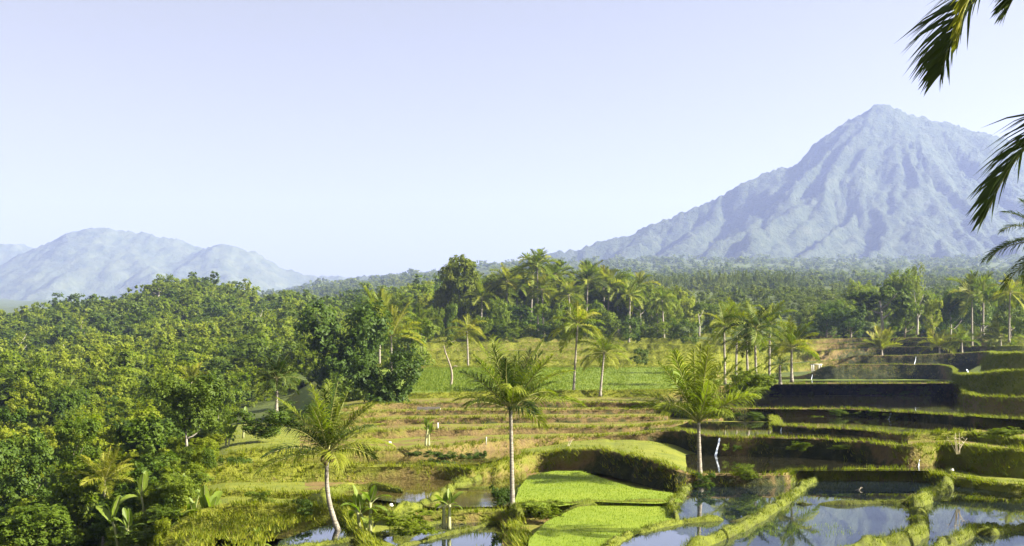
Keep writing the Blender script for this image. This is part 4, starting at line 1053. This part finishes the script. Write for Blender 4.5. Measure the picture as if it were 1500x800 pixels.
BAND = [(702, 400, 64, 'round', 'leaf_bright'), (724, 408, 58, 'round', 'leaf_bright'), (768, 402, 58, 'round', 'leaf_belt'), (795, 416, 58, 'round', 'leaf_bright'), (826, 404, 60, 'round', 'leaf_bright'), (850, 408, 54, 'round', 'leaf_bright'),
        (874, 398, 58, 'round', 'leaf_belt'), (898, 402, 54, 'round', 'leaf_bright'), (922, 396, 58, 'round', 'leaf_bright'), (951, 404, 58, 'round', 'leaf_belt'), (976, 416, 50, 'round', 'leaf_bright'), (1004, 422, 48, 'round', 'leaf_bright'), (1046, 444, 38, 'round', 'leaf_belt'),
        (636, 432, 50, 'round', 'leaf_bright'), (610, 440, 48, 'round', 'leaf_bright'), (575, 428, 54, 'round', 'leaf_bright'), (545, 432, 50, 'round', 'leaf_belt'), (1188, 440, 40, 'round', 'leaf_bright'), (1232, 428, 46, 'round', 'leaf_bright'),
        (1268, 416, 48, 'round', 'leaf_belt'), (1312, 402, 60, 'round', 'leaf_bright'), (1356, 410, 50, 'round', 'leaf_bright'), (1404, 400, 54, 'round', 'leaf_belt'), (1452, 402, 56, 'round', 'leaf_bright'), (1494, 396, 64, 'round', 'leaf_bright')]
for i, (cx, top, w, kind, mt) in enumerate(BAND):
    side = 'left of the back row palms' if cx < 690 else ('among the back row palms' if cx < 1060 else 'behind the right terraces')
    rank = sorted(b[0] for b in BAND if (b[0] < 690) == (cx < 690) and (b[0] < 1060) == (cx < 1060)).index(cx)
    word = ['first', 'second', 'third', 'fourth', 'fifth', 'sixth', 'seventh', 'eighth', 'ninth', 'tenth', 'eleventh', 'twelfth', 'thirteenth', 'fourteenth'][rank]
    tree('%s leafy tree from the left in the wood %s' % (word, side), cx, 491, 344 + 9 * (i % 4), top, 488, w * 1.15, kind, 'hi', mt, 'pale_bark' if i % 3 == 0 else 'brown_bark', 'leafy trees of the wood behind the terraces', r=0.4)
for a in TREES:
    lab, cx, base, D0, top, bot, w, kind, lod, mt, bk, kw = a
    D = rd(cx, D0); kw['r'] = kw.get('r', 0.1) * D / D0
    tree(lab, cx, base, D, top, bot, w, kind, lod, mt, bk, **kw)

# ------------------------------------------------------------------ forest on the left hillside
spots = []
D = 64.0
while D < 660:
    sp = 2.9 + 2.3 * min(1, D / 500)
    pr = np.interp(D, [60, 75, 80, 110, 140, 170, 200, 230, 420, 660], [225, 255, 265, 285, 305, 335, 380, 560, 690, 720])
    x0 = (-70 - HX) / F * D; x1 = (pr - HX) / F * D
    x = x0 + RNG.random() * sp
    while x < x1:
        spots.append((x + RNG.normal(0, 0.25) * sp, D + RNG.normal(0, 0.3) * sp, sp)); x += sp * RNG.uniform(0.8, 1.15)
    D += sp * 0.95
spots = [q for q in spots if q[1] > 62]
spots.sort(key=lambda q: q[1])
keep = []
blocked = [(283, 76, 60), (503, 88, 60), (566, 80, 55)]
for q in spots:
    px = HX + F * q[0] / q[1]
    if any(abs(px - c) < w and abs(q[1] - dd) < 4 for c, dd, w in blocked): continue
    keep.append(q)
spots = keep
NI = 285
ftr = [trunk_mesh(1.0, 0.2, 0.03, 900 + i, M['pale_bark'] if i % 2 else M['brown_bark'], 3) for i in range(4)]
FLAB = {'leaf_forest': 'bushy light green tree in the forest on the left hillside', 'leaf_mid': 'mid green bushy tree in the forest on the left hillside',
        'leaf_dark': 'dark green tree in the forest on the left hillside', 'leaf_bright': 'bright yellow green tree in the forest on the left hillside'}
for i, (x, D, sp) in enumerate(spots[:NI]):
    z = float(zg(np.array([x]), np.array([D]))[0])
    w = sp * (RNG.uniform(0.9, 1.6) if RNG.random() < 0.72 else RNG.uniform(1.7, 2.5)); h = w * RNG.uniform(0.65, 1.2); st = RNG.uniform(0.6, 2.0)
    mt = ['leaf_forest', 'leaf_forest', 'leaf_mid', 'leaf_bright', 'leaf_forest', 'leaf_dark', 'leaf_mid', 'leaf_forest'][RNG.integers(0, 8)]
    o = thing('forest_tree', FLAB[mt], 'tree', (x, D, z), 'trees of the forest on the left hillside')
    kd = ['round', 'round', 'round', 'umbrella', 'tall', 'sparse'][int(RNG.integers(0, 6))]
    obj('crown', CR[kd, 'mid', int(RNG.integers(0, 4 if kd == 'round' else 2))], o, (0, 0, st), (0, 0, RNG.random() * 6.28), (w, w, h), M[mt])
    obj('trunk', ftr[i % 4], o, (0, 0, 0), (0, 0, RNG.random() * 6.28), (3.2, 3.2, st + h * 0.6))


lab = 'tall pale trunked tree standing above the forest canopy on the left hillside'
for px, py, D in [(92, 524, 330), (170, 560, 280), (238, 520, 340), (60, 590, 215), (120, 488, 420), (330, 500, 360), (410, 505, 330), (300, 540, 290), (448, 470, 430), (200, 476, 470), (30, 505, 380), (380, 470, 440), (270, 470, 460)]:
    x = (px - HX) / F * D; zc = -(py - HY) / F * D; zz = float(zg(np.array([x]), np.array([D]))[0])
    o = thing('forest_tree', lab, 'tree', (x, D, zz), 'pale trunked trees above the forest')
    Ht = max(zc - zz, 6.0) + 3; W = RNG.uniform(4, 7)
    obj('trunk', trunk_mesh(Ht, W * 0.3, 0.30, int(px), M['pale_bark'], 4, 0.6), o)
    obj('crown', CR['umbrella' if px % 4 else 'sparse', 'mid', px % 2], o, (0, 0, Ht * 0.72), (0, 0, RNG.random() * 6), (W, W, Ht * 0.42), M['leaf_forest'])
lab = 'small palm standing among the trees of the left hillside'
for px, py, D in [(18, 610, 190), (140, 600, 200), (205, 560, 250), (330, 560, 240), (365, 530, 260), (60, 560, 240), (250, 590, 190), (420, 540, 250)]:
    x = (px - HX) / F * D; zz = float(zg(np.array([x]), np.array([D]))[0]); by = HY - F * zz / D
    palm(lab, px, by, D, px + RNG.normal(0, 3), min(py, by - 22), 3.4, 12, 'erect', 'lo', 'palm_leaf', 'palms among the trees of the left hillside', r0=0.2, low=-10)


def read(me):
    n = len(me.vertices); v = np.zeros(n * 3, np.float32); me.vertices.foreach_get('co', v)
    r = np.zeros(n, np.float32); me.attributes['rnd'].data.foreach_get('value', r)
    return v.reshape(-1, 3).astype(float), r


LOW = {k: read(m) for k, m in CR.items() if k[1] == 'lo'}
LOWK = [('round', 'lo', 0), ('round', 'lo', 1), ('round', 'lo', 2), ('round', 'lo', 3), ('umbrella', 'lo', 0), ('tall', 'lo', 1)]


def forest_stuff(name, items, mat, frac):
    """items: (x, y, z, w, h); frac: share of the leaves kept (the remaining ones are grown)"""
    VV = []; RR = []
    for (x, y, z, w, h), f in zip(items, frac):
        v, r = LOW[LOWK[int(RNG.integers(0, 6))]]
        v = v.reshape(-1, 4, 3); n = len(v); m = max(24, int(n * f)); idx = RNG.choice(n, m, replace=False)
        q = v[idx]; c = q.mean(1, keepdims=True); q = c + (q - c) / math.sqrt(f) * 0.95
        a = RNG.random() * 6.28; ca, sa = math.cos(a), math.sin(a)
        q = np.stack([q[..., 0] * ca - q[..., 1] * sa, q[..., 0] * sa + q[..., 1] * ca, q[..., 2]], -1) * np.array([w, w, h]) + np.array([x, y, z])
        VV.append(q.reshape(-1, 3)); RR.append(np.clip(r.reshape(-1, 4)[idx].ravel() * 0.3 + RNG.random() * 0.3 + 0.45 * float(vnoise(np.array([x / 32.0]), np.array([y / 45.0]), 3)[0]) - 0.05, 0, 1))
    V = np.vstack(VV)
    return tag(obj(name, mesh(name, V, [np.arange(len(V)).reshape(-1, 4)], mat, rnd=np.concatenate(RR))), kind='stuff')


items = []; fr = []; items2 = []; fr2 = []
for x, D, sp in spots[NI:]:
    w = sp * (RNG.uniform(0.9, 1.5) if RNG.random() < 0.75 else RNG.uniform(1.7, 2.6)); h = w * RNG.uniform(0.6, 1.15)
    z = float(zg(np.array([x]), np.array([D]))[0]) + RNG.uniform(-0.6, 1.6) + 4.5 * float(fbm(np.array([x / 38]), np.array([D / 55]), 2, 12)[0])
    dk = RNG.random() < 0.16 + 0.25 * (float(vnoise(np.array([x / 20]), np.array([D / 30]), 66)[0]) > 0.62)
    (items2 if dk else items).append((x, D, z + (1.0 if dk else 0), w * (1.25 if dk else 1), h)); (fr2 if dk else fr).append(float(np.clip(190 / D, 0.4, 0.9)))
print('forest', len(spots), len(items))
M['leaf_far_dark'] = mat_leaf('leaf_far_dark', [(0.05, (0.028, 0.052, 0.008)), (0.45, (0.060, 0.090, 0.010)), (0.9, (0.105, 0.135, 0.013))], transl=0.4, objw=0.0)
forest_stuff('hillside_forest', items, M['leaf_far'], fr)
forest_stuff('hillside_forest', items2, M['leaf_far_dark'], fr2)

# scattered far woods and plantations below the mountain
items = []; fr = []
for k in range(6500):
    D = float(np.exp(RNG.uniform(math.log(375), math.log(2700))))
    px = RNG.uniform(380, 1560)
    if D < 560 and px < 700: continue
    x = (px - HX) / F * D
    dens = vnoise(x / 90, D / 140, 88)
    if dens < 0.44 and D > 500: continue
    w = RNG.uniform(2.2, 4.2) * (1 + min(2.5, D / 700)); h = w * RNG.uniform(0.6, 1.0)
    z = float(zg(np.array([x]), np.array([D]))[0]) - 0.5
    items.append((x, D, z, w, h)); fr.append(float(np.clip(150 / D, 0.07, 0.5)))
for k in range(2600):
    D = float(np.exp(RNG.uniform(math.log(1100), math.log(3300)))); px = RNG.uniform(360, 1560); x = (px - HX) / F * D
    w = RNG.uniform(9, 17) * (0.7 + D / 4000); h = w * RNG.uniform(0.5, 0.9)
    items.append((x, D, float(zg(np.array([x]), np.array([D]))[0]) - 0.5, w, h)); fr.append(0.06)
print('far', len(items))
forest_stuff('distant_woods', items, M['leaf_plain'], fr)
# rows of slender plantation trees
for (xa, xb, D, hh) in ((915, 985, 700, 9), (985, 1060, 760, 9), (1050, 1165, 720, 9)):
    items = []
    n = int((xb - xa) / 2.6)
    for i in range(n):
        px = xa + (xb - xa) * (i + RNG.random() * 0.6) / n; d = D + RNG.uniform(-25, 25); x = (px - HX) / F * d
        items.append((x, d, float(zg(np.array([x]), np.array([d]))[0]) + 3, RNG.uniform(2.5, 4), hh * RNG.uniform(0.8, 1.1)))
    forest_stuff('plantation_trees', items, M['leaf_plain'], [0.3] * len(items))


# ------------------------------------------------------------------ shrubs
def shrub(label, px, py, D, w, h, mat='leaf_mid', lod='mid', group=None, kind='round'):
    rg = np.random.default_rng(int(px * 3 + py * 11))
    D = rd(px, D); b0 = P(px, py, D); W = w / F * D; H = h / F * D
    v = int(rg.integers(0, 4 if kind == 'round' else 2))
    return tag(obj('shrub', CR[kind, lod, v], None, b0 + np.array([0, 0, -0.15 * H]), (0, 0, rg.random() * 6.28), (W, W, H * 1.1), M[mat]), label, 'shrub', group)


SH = [
    ('low dark bush on the bank left of the trunk of the tall straight palm', 690, 700 - 18, 62, 60, 28, 'leaf_dark'),
    ('dark bush at the foot of the tall straight palm', 735, 745, 46.5, 46, 44, 'leaf_dark'),
    ('round green bush on the bank below the rice field', 800, 760, 42.5, 70, 26, 'leaf_bright'),
    ('leafy green mound beside the banana clump', 600, 783, 40, 100, 34, 'leaf_bright'),
    ('green bush around the base of the short spiky palm', 1032, 712, 52.5, 34, 22, 'leaf_mid'),
    ('yellow green bush right of the cascading pool', 1095, 702, 53.6, 44, 22, 'leaf_bright'),
    ('big yellow green bush hiding the left end of the dark wall', 1098, 580, 70.5, 80, 52, 'leaf_bright'),
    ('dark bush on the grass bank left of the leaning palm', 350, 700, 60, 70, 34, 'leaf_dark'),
    ('dark bush under the dark palm', 385, 640, 72, 90, 40, 'leaf_dark'),
    ('dark bush left of the round trees', 432, 625, 76, 80, 36, 'leaf_dark'),
    ('round bush on the lawn near the left pond', 445, 752, 45.6, 34, 24, 'leaf_dark'),
    ('low bush at the end of the long grass bank', 380, 735, 49, 40, 18, 'leaf_mid'),
    ('dark thicket on the brown bank below the small banana', 640, 682, 60, 74, 24, 'leaf_dark'),
    ('dark shrub on the field edge in front of the mountain palms', 1068 - 130, 530, 98, 34, 22, 'leaf_dark'),
    ('bush at the right edge above the dark terrace', 1470, 640, 56.5, 80, 18, 'leaf_bright'),
]
for a in SH: shrub(*a)
lab = 'grassy clump hanging on the dark terrace walls at the right'
for i in range(26):
    yb, Dw = [(579, 143.5), (618, 88.5), (588, 143.5), (660, 66.0), (612, 88.5)][i % 5]
    px = RNG.uniform(1060, 1385) if i % 5 != 3 else RNG.uniform(1060, 1230)
    if i % 5 in (1, 4): Dw = float(np.interp(px, [1040, 1250, 1430], [91.5, 88.6, 74.5]))
    if i % 5 == 3: Dw = float(np.interp(px, [1050, 1150, 1250], [67.0, 65.0, 62.0]))
    b0 = P(px, yb, Dw); W = RNG.uniform(16, 40) / F * Dw; H = RNG.uniform(7, 15) / F * Dw
    tag(obj('shrub', CR['round', 'mid', i % 4], None, b0, (0, 0, RNG.random() * 6), (W, W * 0.35, H), M[['leaf_mid', 'leaf_bright', 'leaf_belt'][i % 3]]), lab, 'shrub', 'grassy clumps on the right terrace walls')
lab = 'leafy shrub in the hedge behind the uppermost terraces on the right'
for i in range(24):
    px = 1170 + i * 15 + RNG.normal(0, 4)
    shrub(lab, px, 493 + RNG.normal(0, 1), 124 + RNG.normal(0, 3), RNG.uniform(22, 40), RNG.uniform(14, 30), ['leaf_mid', 'leaf_dark', 'leaf_bright'][i % 3], 'mid', 'hedge shrubs behind the right terraces')
lab = 'leafy shrub at the foot of the back row of palms'
for i in range(26):
    px = 590 + i * 17 + RNG.normal(0, 4)
    shrub(lab, px, 494 + RNG.normal(0, 1.5), 113.5 + RNG.normal(0, 1.2), RNG.uniform(22, 52), RNG.uniform(16, 58) * (1 if px < 1020 else 0.6), ['leaf_mid', 'leaf_belt', 'leaf_belt', 'leaf_bright'][i % 4], 'mid', 'shrubs under the back row of palms')
lab = 'leafy shrub in the thicket at the left end of the terraces'
for i in range(60):
    px = RNG.uniform(170, 400); D = RNG.uniform(47, 100)
    x = (px - HX) / F * D
    py = HY - F * (float(zg(np.array([x]), np.array([D]))[0]) + 2.2) / D
    if px > 300 and D < 64: continue
    if px > 255 and D < 53: continue
    shrub(lab, px, py, D, RNG.uniform(2.2, 3.8) * 1000 / D, RNG.uniform(1.8, 3.4) * 1000 / D, ['leaf_forest', 'leaf_mid', 'leaf_bright', 'leaf_dark'][i % 4], 'mid', 'thicket shrubs at the left end of the terraces')


lab = 'leafy shrub on the grassy slope at the left end of the terraces'
SLOPE = []
for i in range(150):
    px = RNG.uniform(165, 335); D = RNG.uniform(46, 100)
    if px > 285 and D < 57: continue
    if px > 315 and D < 75: continue
    SLOPE.append((px, D, FLOOR[int(np.argmin((FLOOR[:, 0] - (px - HX) / F * D) ** 2 + (FLOOR[:, 1] - D) ** 2)), 2]))
for i, (px, D, z) in enumerate(SLOPE):
    py = HY - F * z / D
    shrub(lab, px, py, D, RNG.uniform(0.9, 2.4) * F / D, RNG.uniform(0.6, 1.7) * F / D, ['leaf_forest', 'leaf_mid', 'leaf_bright', 'leaf_mid', 'leaf_dark'][i % 5], 'mid', 'shrubs on the slope at the left end of the terraces')


# ------------------------------------------------------------------ banana plants
def banana_leaf_mesh(e0, droop, seed, tear=0.25):
    rg = np.random.default_rng(seed); m = 16; s = np.linspace(0, 1, m)
    a = math.radians(e0) - droop * s ** 1.4
    R = np.zeros((m, 3)); R[1:, 0] = np.cumsum(np.cos(a[1:])) / (m - 1); R[1:, 2] = np.cumsum(np.sin(a[1:])) / (m - 1)
    u = np.clip((s - 0.14) / 0.86, 0, 1)
    w = 0.16 * np.sqrt(np.clip(np.sin(math.pi * u ** 0.8), 0, 1)) + 0.006
    nrm = np.stack([-np.sin(a), 0 * a, np.cos(a)], 1)
    rows = []
    for c in (-1, -0.5, 0, 0.5, 1):
        ww = w * c * (1 - (tear * rg.random(m) if abs(c) == 1 else 0))
        rows.append(R + np.stack([0 * s, ww, 0 * s], 1) + nrm * (np.abs(ww) * 0.35)[:, None] - np.array([0, 0, 0.25]) * (np.abs(ww) ** 1.0 * (0.3 if abs(c) == 1 else 0))[:, None])
    b = MB(); b.add(np.stack(rows, 1).reshape(-1, 3), grid_faces(m, 5), m=0, rnd=np.repeat(0.3 + 0.5 * rg.random(m), 5))
    b.tube(R - nrm * 0.006, np.linspace(0.014, 0.003, m), 5, 1)
    return b.mesh('leaf', [M['banana_leaf'], M['banana_stem']], False)


BL = [banana_leaf_mesh(e, d, 40 + i) for i, (e, d) in enumerate([(84, 0.35), (68, 0.9), (52, 1.4), (34, 1.6), (12, 1.4)])]


def banana(label, px, py, D, stems, leaf_L, nleaf=7, name='banana_plant', up=0):
    """stems: (dx px, height px)"""
    rg = np.random.default_rng(int(px + py))
    b0 = P(px, py, D); o = thing(name, label, 'banana plant', b0)
    for dx, h in stems:
        x = dx / F * D; H = h / F * D
        s = np.linspace(0, 1, 8); b = MB()
        b.tube(np.stack([x + 0.12 * H * s ** 2 * rg.normal(0, 0.7), 0.03 * s + rg.normal(0, 0.1), H * s - 0.12], 1), 0.085 * (1 - 0.45 * s) * (1 + 0 * s), 9)
        st = obj('stem', b.mesh('stem', M['banana_stem'], True), o)
        topv = np.vstack(b.V)[-1]
        az = rg.random() * 6
        for i in range(nleaf):
            az += 2.4 + rg.normal(0, 0.3); k = min(4, max(0, int(i * 5 / nleaf) - up))
            obj('leaf', BL[k], o, topv - np.array([0, 0, 0.03 * i]), (rg.normal(0, 0.25), 0, az), leaf_L * rg.uniform(0.55, 0.85))
    return o


banana('banana clump on three white stems beside the leaning palm', 536, 788, 40.6, [(-9, 48), (2, 40), (6, 56)], 1.15, 6)
banana('small banana plant with two stems at the edge of the middle pond', 653, 770, 41.5, [(-3, 34), (5, 36)], 0.95, 5, up=1)
banana('banana plant with arching leaves on the left lawn', 300, 800, 48, [(-14, 40), (0, 48), (12, 34)], 1.9, 6)
banana('low banana plant at the bottom edge of the left lawn', 376, 815, 42, [(0, 22)], 1.2, 6)
banana('banana plant with upright bright leaves at the bottom left thicket', 180, 830, 50, [(-6, 70), (8, 60)], 1.6, 6, up=1)
banana('banana plant with one pale furled leaf beside the bushy tree', 213, 790, 58, [(0, 66)], 1.7, 6, up=1)
banana('small banana plant on the brown bank by the low shelter', 624, 650, 65, [(0, 24), (4, 18)], 1.0, 5, up=2)
banana('banana plant in the thicket left of the lawn', 262, 770, 56, [(0, 50), (9, 40)], 1.7, 6)
banana('yellowish banana plant under the white trunked tree', 330, 668, 72, [(0, 34), (5, 28)], 1.5, 6, up=1)
banana('young banana plant at the left foot of the terraces', 356, 640, 76, [(0, 26)], 1.4, 6, up=1)


# ------------------------------------------------------------------ small things
def waterfall(label, pts, w):
    W = np.array([P(*p) for p in pts]); base = W[-1].copy(); W = W - base
    s = np.linspace(0, 1, 14); q = np.stack([np.interp(s, np.linspace(0, 1, len(W)), W[:, i]) for i in range(3)], 1)
    b = MB()
    for k in range(4):
        off = np.stack([(k - 1.5) * w * 0.28 * (1 + 0.6 * s), 0.03 * np.sin(7 * s + k), 0 * s], 1)
        b.tube(q + off, w * 0.22 * (0.7 + 0.6 * s) * (1 + 0.25 * np.sin(9 * s + 2 * k)), 6)
    return tag(obj('waterfall', b.mesh('waterfall', M['white_water'], True), None, base), label, 'waterfall')


waterfall('small white waterfall splashing into the pool right of the short spiky palm', [(1054, 642, 67.1), (1052, 652, 66.9), (1048, 668, 66.7)], 0.071)
waterfall('bluish white waterfall over the dark wall in the middle of the right terraces', [(1305, 605, 84.6), (1303, 611, 84.4), (1300, 618, 84.2)], 0.085)
waterfall('thin trickle of water at the left end of the dark wall below the lit patch', [(1145, 626, 73.5), (1143, 634, 73.3), (1141, 641, 73.1)], 0.043)
waterfall('faint trickle behind the trunk of the short spiky palm', [(1018, 601, 94.5), (1016, 606, 94.3), (1013, 612, 94.1)], 0.036)
waterfall('short spout of water on the upper right wall below the young palms', [(1342, 521, 261.5), (1341, 528, 261), (1339, 535, 260.5)], 0.09)
waterfall('short white spout over the lit grass bank at the upper right', [(1416, 541, 134), (1418, 545, 133), (1419, 550, 132)], 0.117)
waterfall('tiny spout of water at the left end of the wall below the white frame', [(1190, 549, 236), (1189, 554, 235.5), (1188, 559, 235)], 0.072)
waterfall('bluish cascade running down into the pond by the thick winding bund', [(1352, 656, 59.0), (1348, 668, 58.6), (1345, 687, 58.2)], 0.03)

# white frame on the upper terrace
b0 = P(1197, 547, 237); o = thing('bamboo_frame', 'small white wooden frame standing on the grass rim above the dark wall', 'wooden frame', b0)
for x, y in ((-0.8, 0), (0.8, 0), (-0.8, 1.5), (0.8, 1.5)):
    b = MB(); b.tube([(x, y, -0.6), (x, y, 0.9), (x, y, 1.9)], 0.13, 8); obj('post', b.mesh('post', M['white_paint']), o)
for y in (0, 1.5):
    b = MB(); b.tube([(-1.1, y, 1.9), (0, y, 1.93), (1.1, y, 1.9)], 0.13, 8); obj('top_beam', b.mesh('top_beam', M['white_paint']), o)
    b = MB(); b.tube([(-0.9, y, 0.5), (0, y, 0.5), (0.9, y, 0.5)], 0.11, 8); obj('rail', b.mesh('rail', M['white_paint']), o)

# low shelter at the left end of the brown terraces
b0 = P(628, 608, 101.5); o = thing('field_shelter', 'low grey thatched shelter with a pale gable at the left end of the brown terraces', 'shelter', b0)
th = np.linspace(0.05, math.pi - 0.05, 9)
b = MB(); ys = np.linspace(-0.75, 0.75, 9)
V = np.array([[[x, -0.42 * math.cos(t), 0.12 + 0.42 * math.sin(t) + 0.02 * math.sin(9 * x + 5 * t)] for t in th] for x in ys])
b.add(V.reshape(-1, 3), grid_faces(9, 9)); b.add(V.reshape(-1, 3) * [1, 0.9, 0.9], grid_faces(9, 9)[:, ::-1])
obj('thatch_roof', b.mesh('thatch_roof', M['thatch'], True), o)
b = MB(); g = V[-1] * [1, 0.88, 0.88] + [0.02, 0, 0]
b.add(np.vstack([g, [[g[0][0], 0, 0.1]]]), T=[[9, i, i + 1] for i in range(8)])
obj('gable', b.mesh('gable', M['white_paint']), o)
for x in (-0.7, 0.0, 0.68):
    b = MB(); b.tube([(x, -0.40, -0.3), (x, -0.40, 0.0), (x, -0.39, 0.18)], 0.03, 6); obj('post', b.mesh('post', M['old_wood']), o)

o.scale = (1.4, 1.4, 1.4)

# white stones and marker posts
def stone(label, px, py, D, r):
    b = MB(); th = np.linspace(0, math.pi, 7)
    b.tube(np.stack([0.1 * r * np.sin(3 * th), 0 * th, r * 0.6 - r * 0.7 * np.cos(th)], 1), r * np.sin(th) * (1 + 0.2 * np.sin(2.3 * th)) + 0.004, 7)
    return tag(obj('pale_stone', b.mesh('pale_stone', M['stone']), None, P(px, py, D)), label, 'stone')


stone('small white stone on the grass left of the small banana plant', 571, 651, 64.6, 0.13)
stone('pale stone on the bund right of the leaning palm', 573, 742, 46, 0.10)
stone('white stone on the bank where the winding bund meets the shore', 1395, 690, 55.5, 0.09)


def post(label, px, py, D, hpx, r=0.045):
    H = hpx / F * D; b = MB(); b.tube([(0, 0, -0.15), (0.01, 0, H * 0.5), (0.015, 0, H)], [r, r * 0.95, r * 0.8], 8)
    return tag(obj('marker_post', b.mesh('marker_post', M['white_paint']), None, P(px, py, D)), label, 'post')


post('white marker post on the brown terrace bank by the low shelter', 641, 632, 80, 13, 0.07)
post('short white post on the brown mud bank near the tall straight palm', 712, 648, 66.5, 8, 0.04)


def twigs(label, px, py, D, H, n, seed, name='dead_plant', cat='dead plant', mat='dry_twig'):
    rg = np.random.default_rng(seed); b = MB()
    for i in range(n):
        a = rg.uniform(-0.7, 0.7); y = rg.normal(0, 0.2); l = H * rg.uniform(0.6, 1.1); s = np.linspace(0, 1, 7)
        q = np.stack([l * math.sin(a) * s + rg.normal(0, 0.04), y * s, l * math.cos(a) * s - 0.12 * l * s ** 3 - 0.05], 1)
        b.tube(q, 0.022 * (1 - 0.7 * s), 5)
        if rg.random() < 0.6:
            e = q[4]; b.tube([e, e + [0.15 * rg.choice([-1, 1]), 0, 0.08], e + [0.26 * rg.choice([-1, 1]), 0, -0.06]], [0.013, 0.01, 0.004], 5)
    return tag(obj(name, b.mesh(name, M[mat]), None, P(px, py, D)), label, cat)


twigs('bare dead plant with bent pale stems by the right hand pool', 1402, 664, 56.0, 1.3, 7, 3)
twigs('thin broken stick standing on the dark bank above the blue pond', 1254, 724, 52, 0.5, 2, 9, 'dead_plant')
twigs('pale dry branch lying at the foot of the brown mud bank', 832, 655, 69, 0.7, 3, 15)

# crooked bare tree left of the slim yellow palm
b0 = P(660, 563, 150); o = thing('bare_tree', 'crooked bare trunk with a forked top among the upper terraces', 'tree', b0)
b = MB(); s = np.linspace(0, 1, 12)
b.tube(np.stack([0.15 * np.sin(5 * s) - 0.4 * s ** 2, 0 * s, 3.3 * s - 0.2], 1), 0.11 * (1 - 0.6 * s), 8)
b.tube([(0.06, 0, 1.2), (0.35, 0, 1.5), (0.55, 0.1, 1.45)], [0.05, 0.04, 0.02], 6)
b.tube([(-0.3, 0, 2.9), (0.0, 0, 3.4), (0.4, 0, 3.5)], [0.05, 0.03, 0.01], 6)
obj('trunk', b.mesh('trunk', M['brown_bark'], True), o)
obj('crown', CR['sparse', 'mid', 1], o, (-0.2, 0, 2.7), None, (1.6, 1.6, 1.3), M['leaf_olive'])

o.scale = (1.7, 1.7, 1.7)

# ------------------------------------------------------------------ air
b = MB(); b.box((0, 3400, 560), (24000, 8400, 1240))
m, nt, N, L = new_mat('haze')
pv = N.new('ShaderNodeVolumePrincipled')
pv.inputs['Color'].default_value = (0.46, 0.56, 0.97, 1)
pv.inputs['Density'].default_value = 0.95e-4
pv.inputs['Anisotropy'].default_value = 0.2
out = N.new('ShaderNodeOutputMaterial'); L.new(pv.outputs[0], out.inputs['Volume'])
tag(obj('haze', b.mesh('haze', m)), kind='stuff')

# ------------------------------------------------------------------ light, sky, camera
EL, AZ = math.radians(32), math.radians(-16)        # azimuth from +X towards +Y
sd = Vector((math.cos(EL) * math.cos(AZ), math.cos(EL) * math.sin(AZ), math.sin(EL)))
sun = bpy.data.lights.new('sun', 'SUN'); sun.energy = 5.0; sun.angle = math.radians(0.5); sun.color = (1.0, 0.93, 0.80)
so = bpy.data.objects.new('sun', sun); COL.objects.link(so)
so.rotation_euler = (-sd).to_track_quat('-Z', 'Y').to_euler(); so.location = (60, -10, 60)
w = bpy.data.worlds.new('World'); SC.world = w; w.use_nodes = True
nt = w.node_tree; bg = nt.nodes['Background']
sky = nt.nodes.new('ShaderNodeTexSky'); sky.sky_type = 'NISHITA'; sky.sun_disc = False
sky.sun_elevation = EL; sky.sun_rotation = math.radians(90) - AZ
sky.air_density = 0.5; sky.dust_density = 3.5; sky.ozone_density = 1.0
hs = nt.nodes.new('ShaderNodeHueSaturation'); hs.inputs['Saturation'].default_value = 0.04      # humid, milky sky
nt.links.new(sky.outputs[0], hs.inputs['Color']); nt.links.new(hs.outputs[0], bg.inputs[0]); bg.inputs[1].default_value = 0.040

cam = bpy.data.cameras.new('camera'); cam.sensor_width = 36; cam.lens = 36 * F / 1500
cam.shift_y = (HY - 400) / 1500; cam.clip_start = 0.1; cam.clip_end = 30000
co = bpy.data.objects.new('camera', cam); COL.objects.link(co); co.rotation_euler = (math.pi / 2, 0, 0)
SC.camera = co
SC.view_settings.view_transform = 'Standard'; SC.view_settings.look = 'None'; SC.view_settings.gamma = 1; SC.view_settings.exposure = 2.45
SC.view_settings.use_curve_mapping = False
SC.cycles.use_denoising = True
SC.cycles.max_bounces = 6; SC.cycles.volume_bounces = 1; SC.cycles.transparent_max_bounces = 4
SC.cycles.sample_clamp_indirect = 4
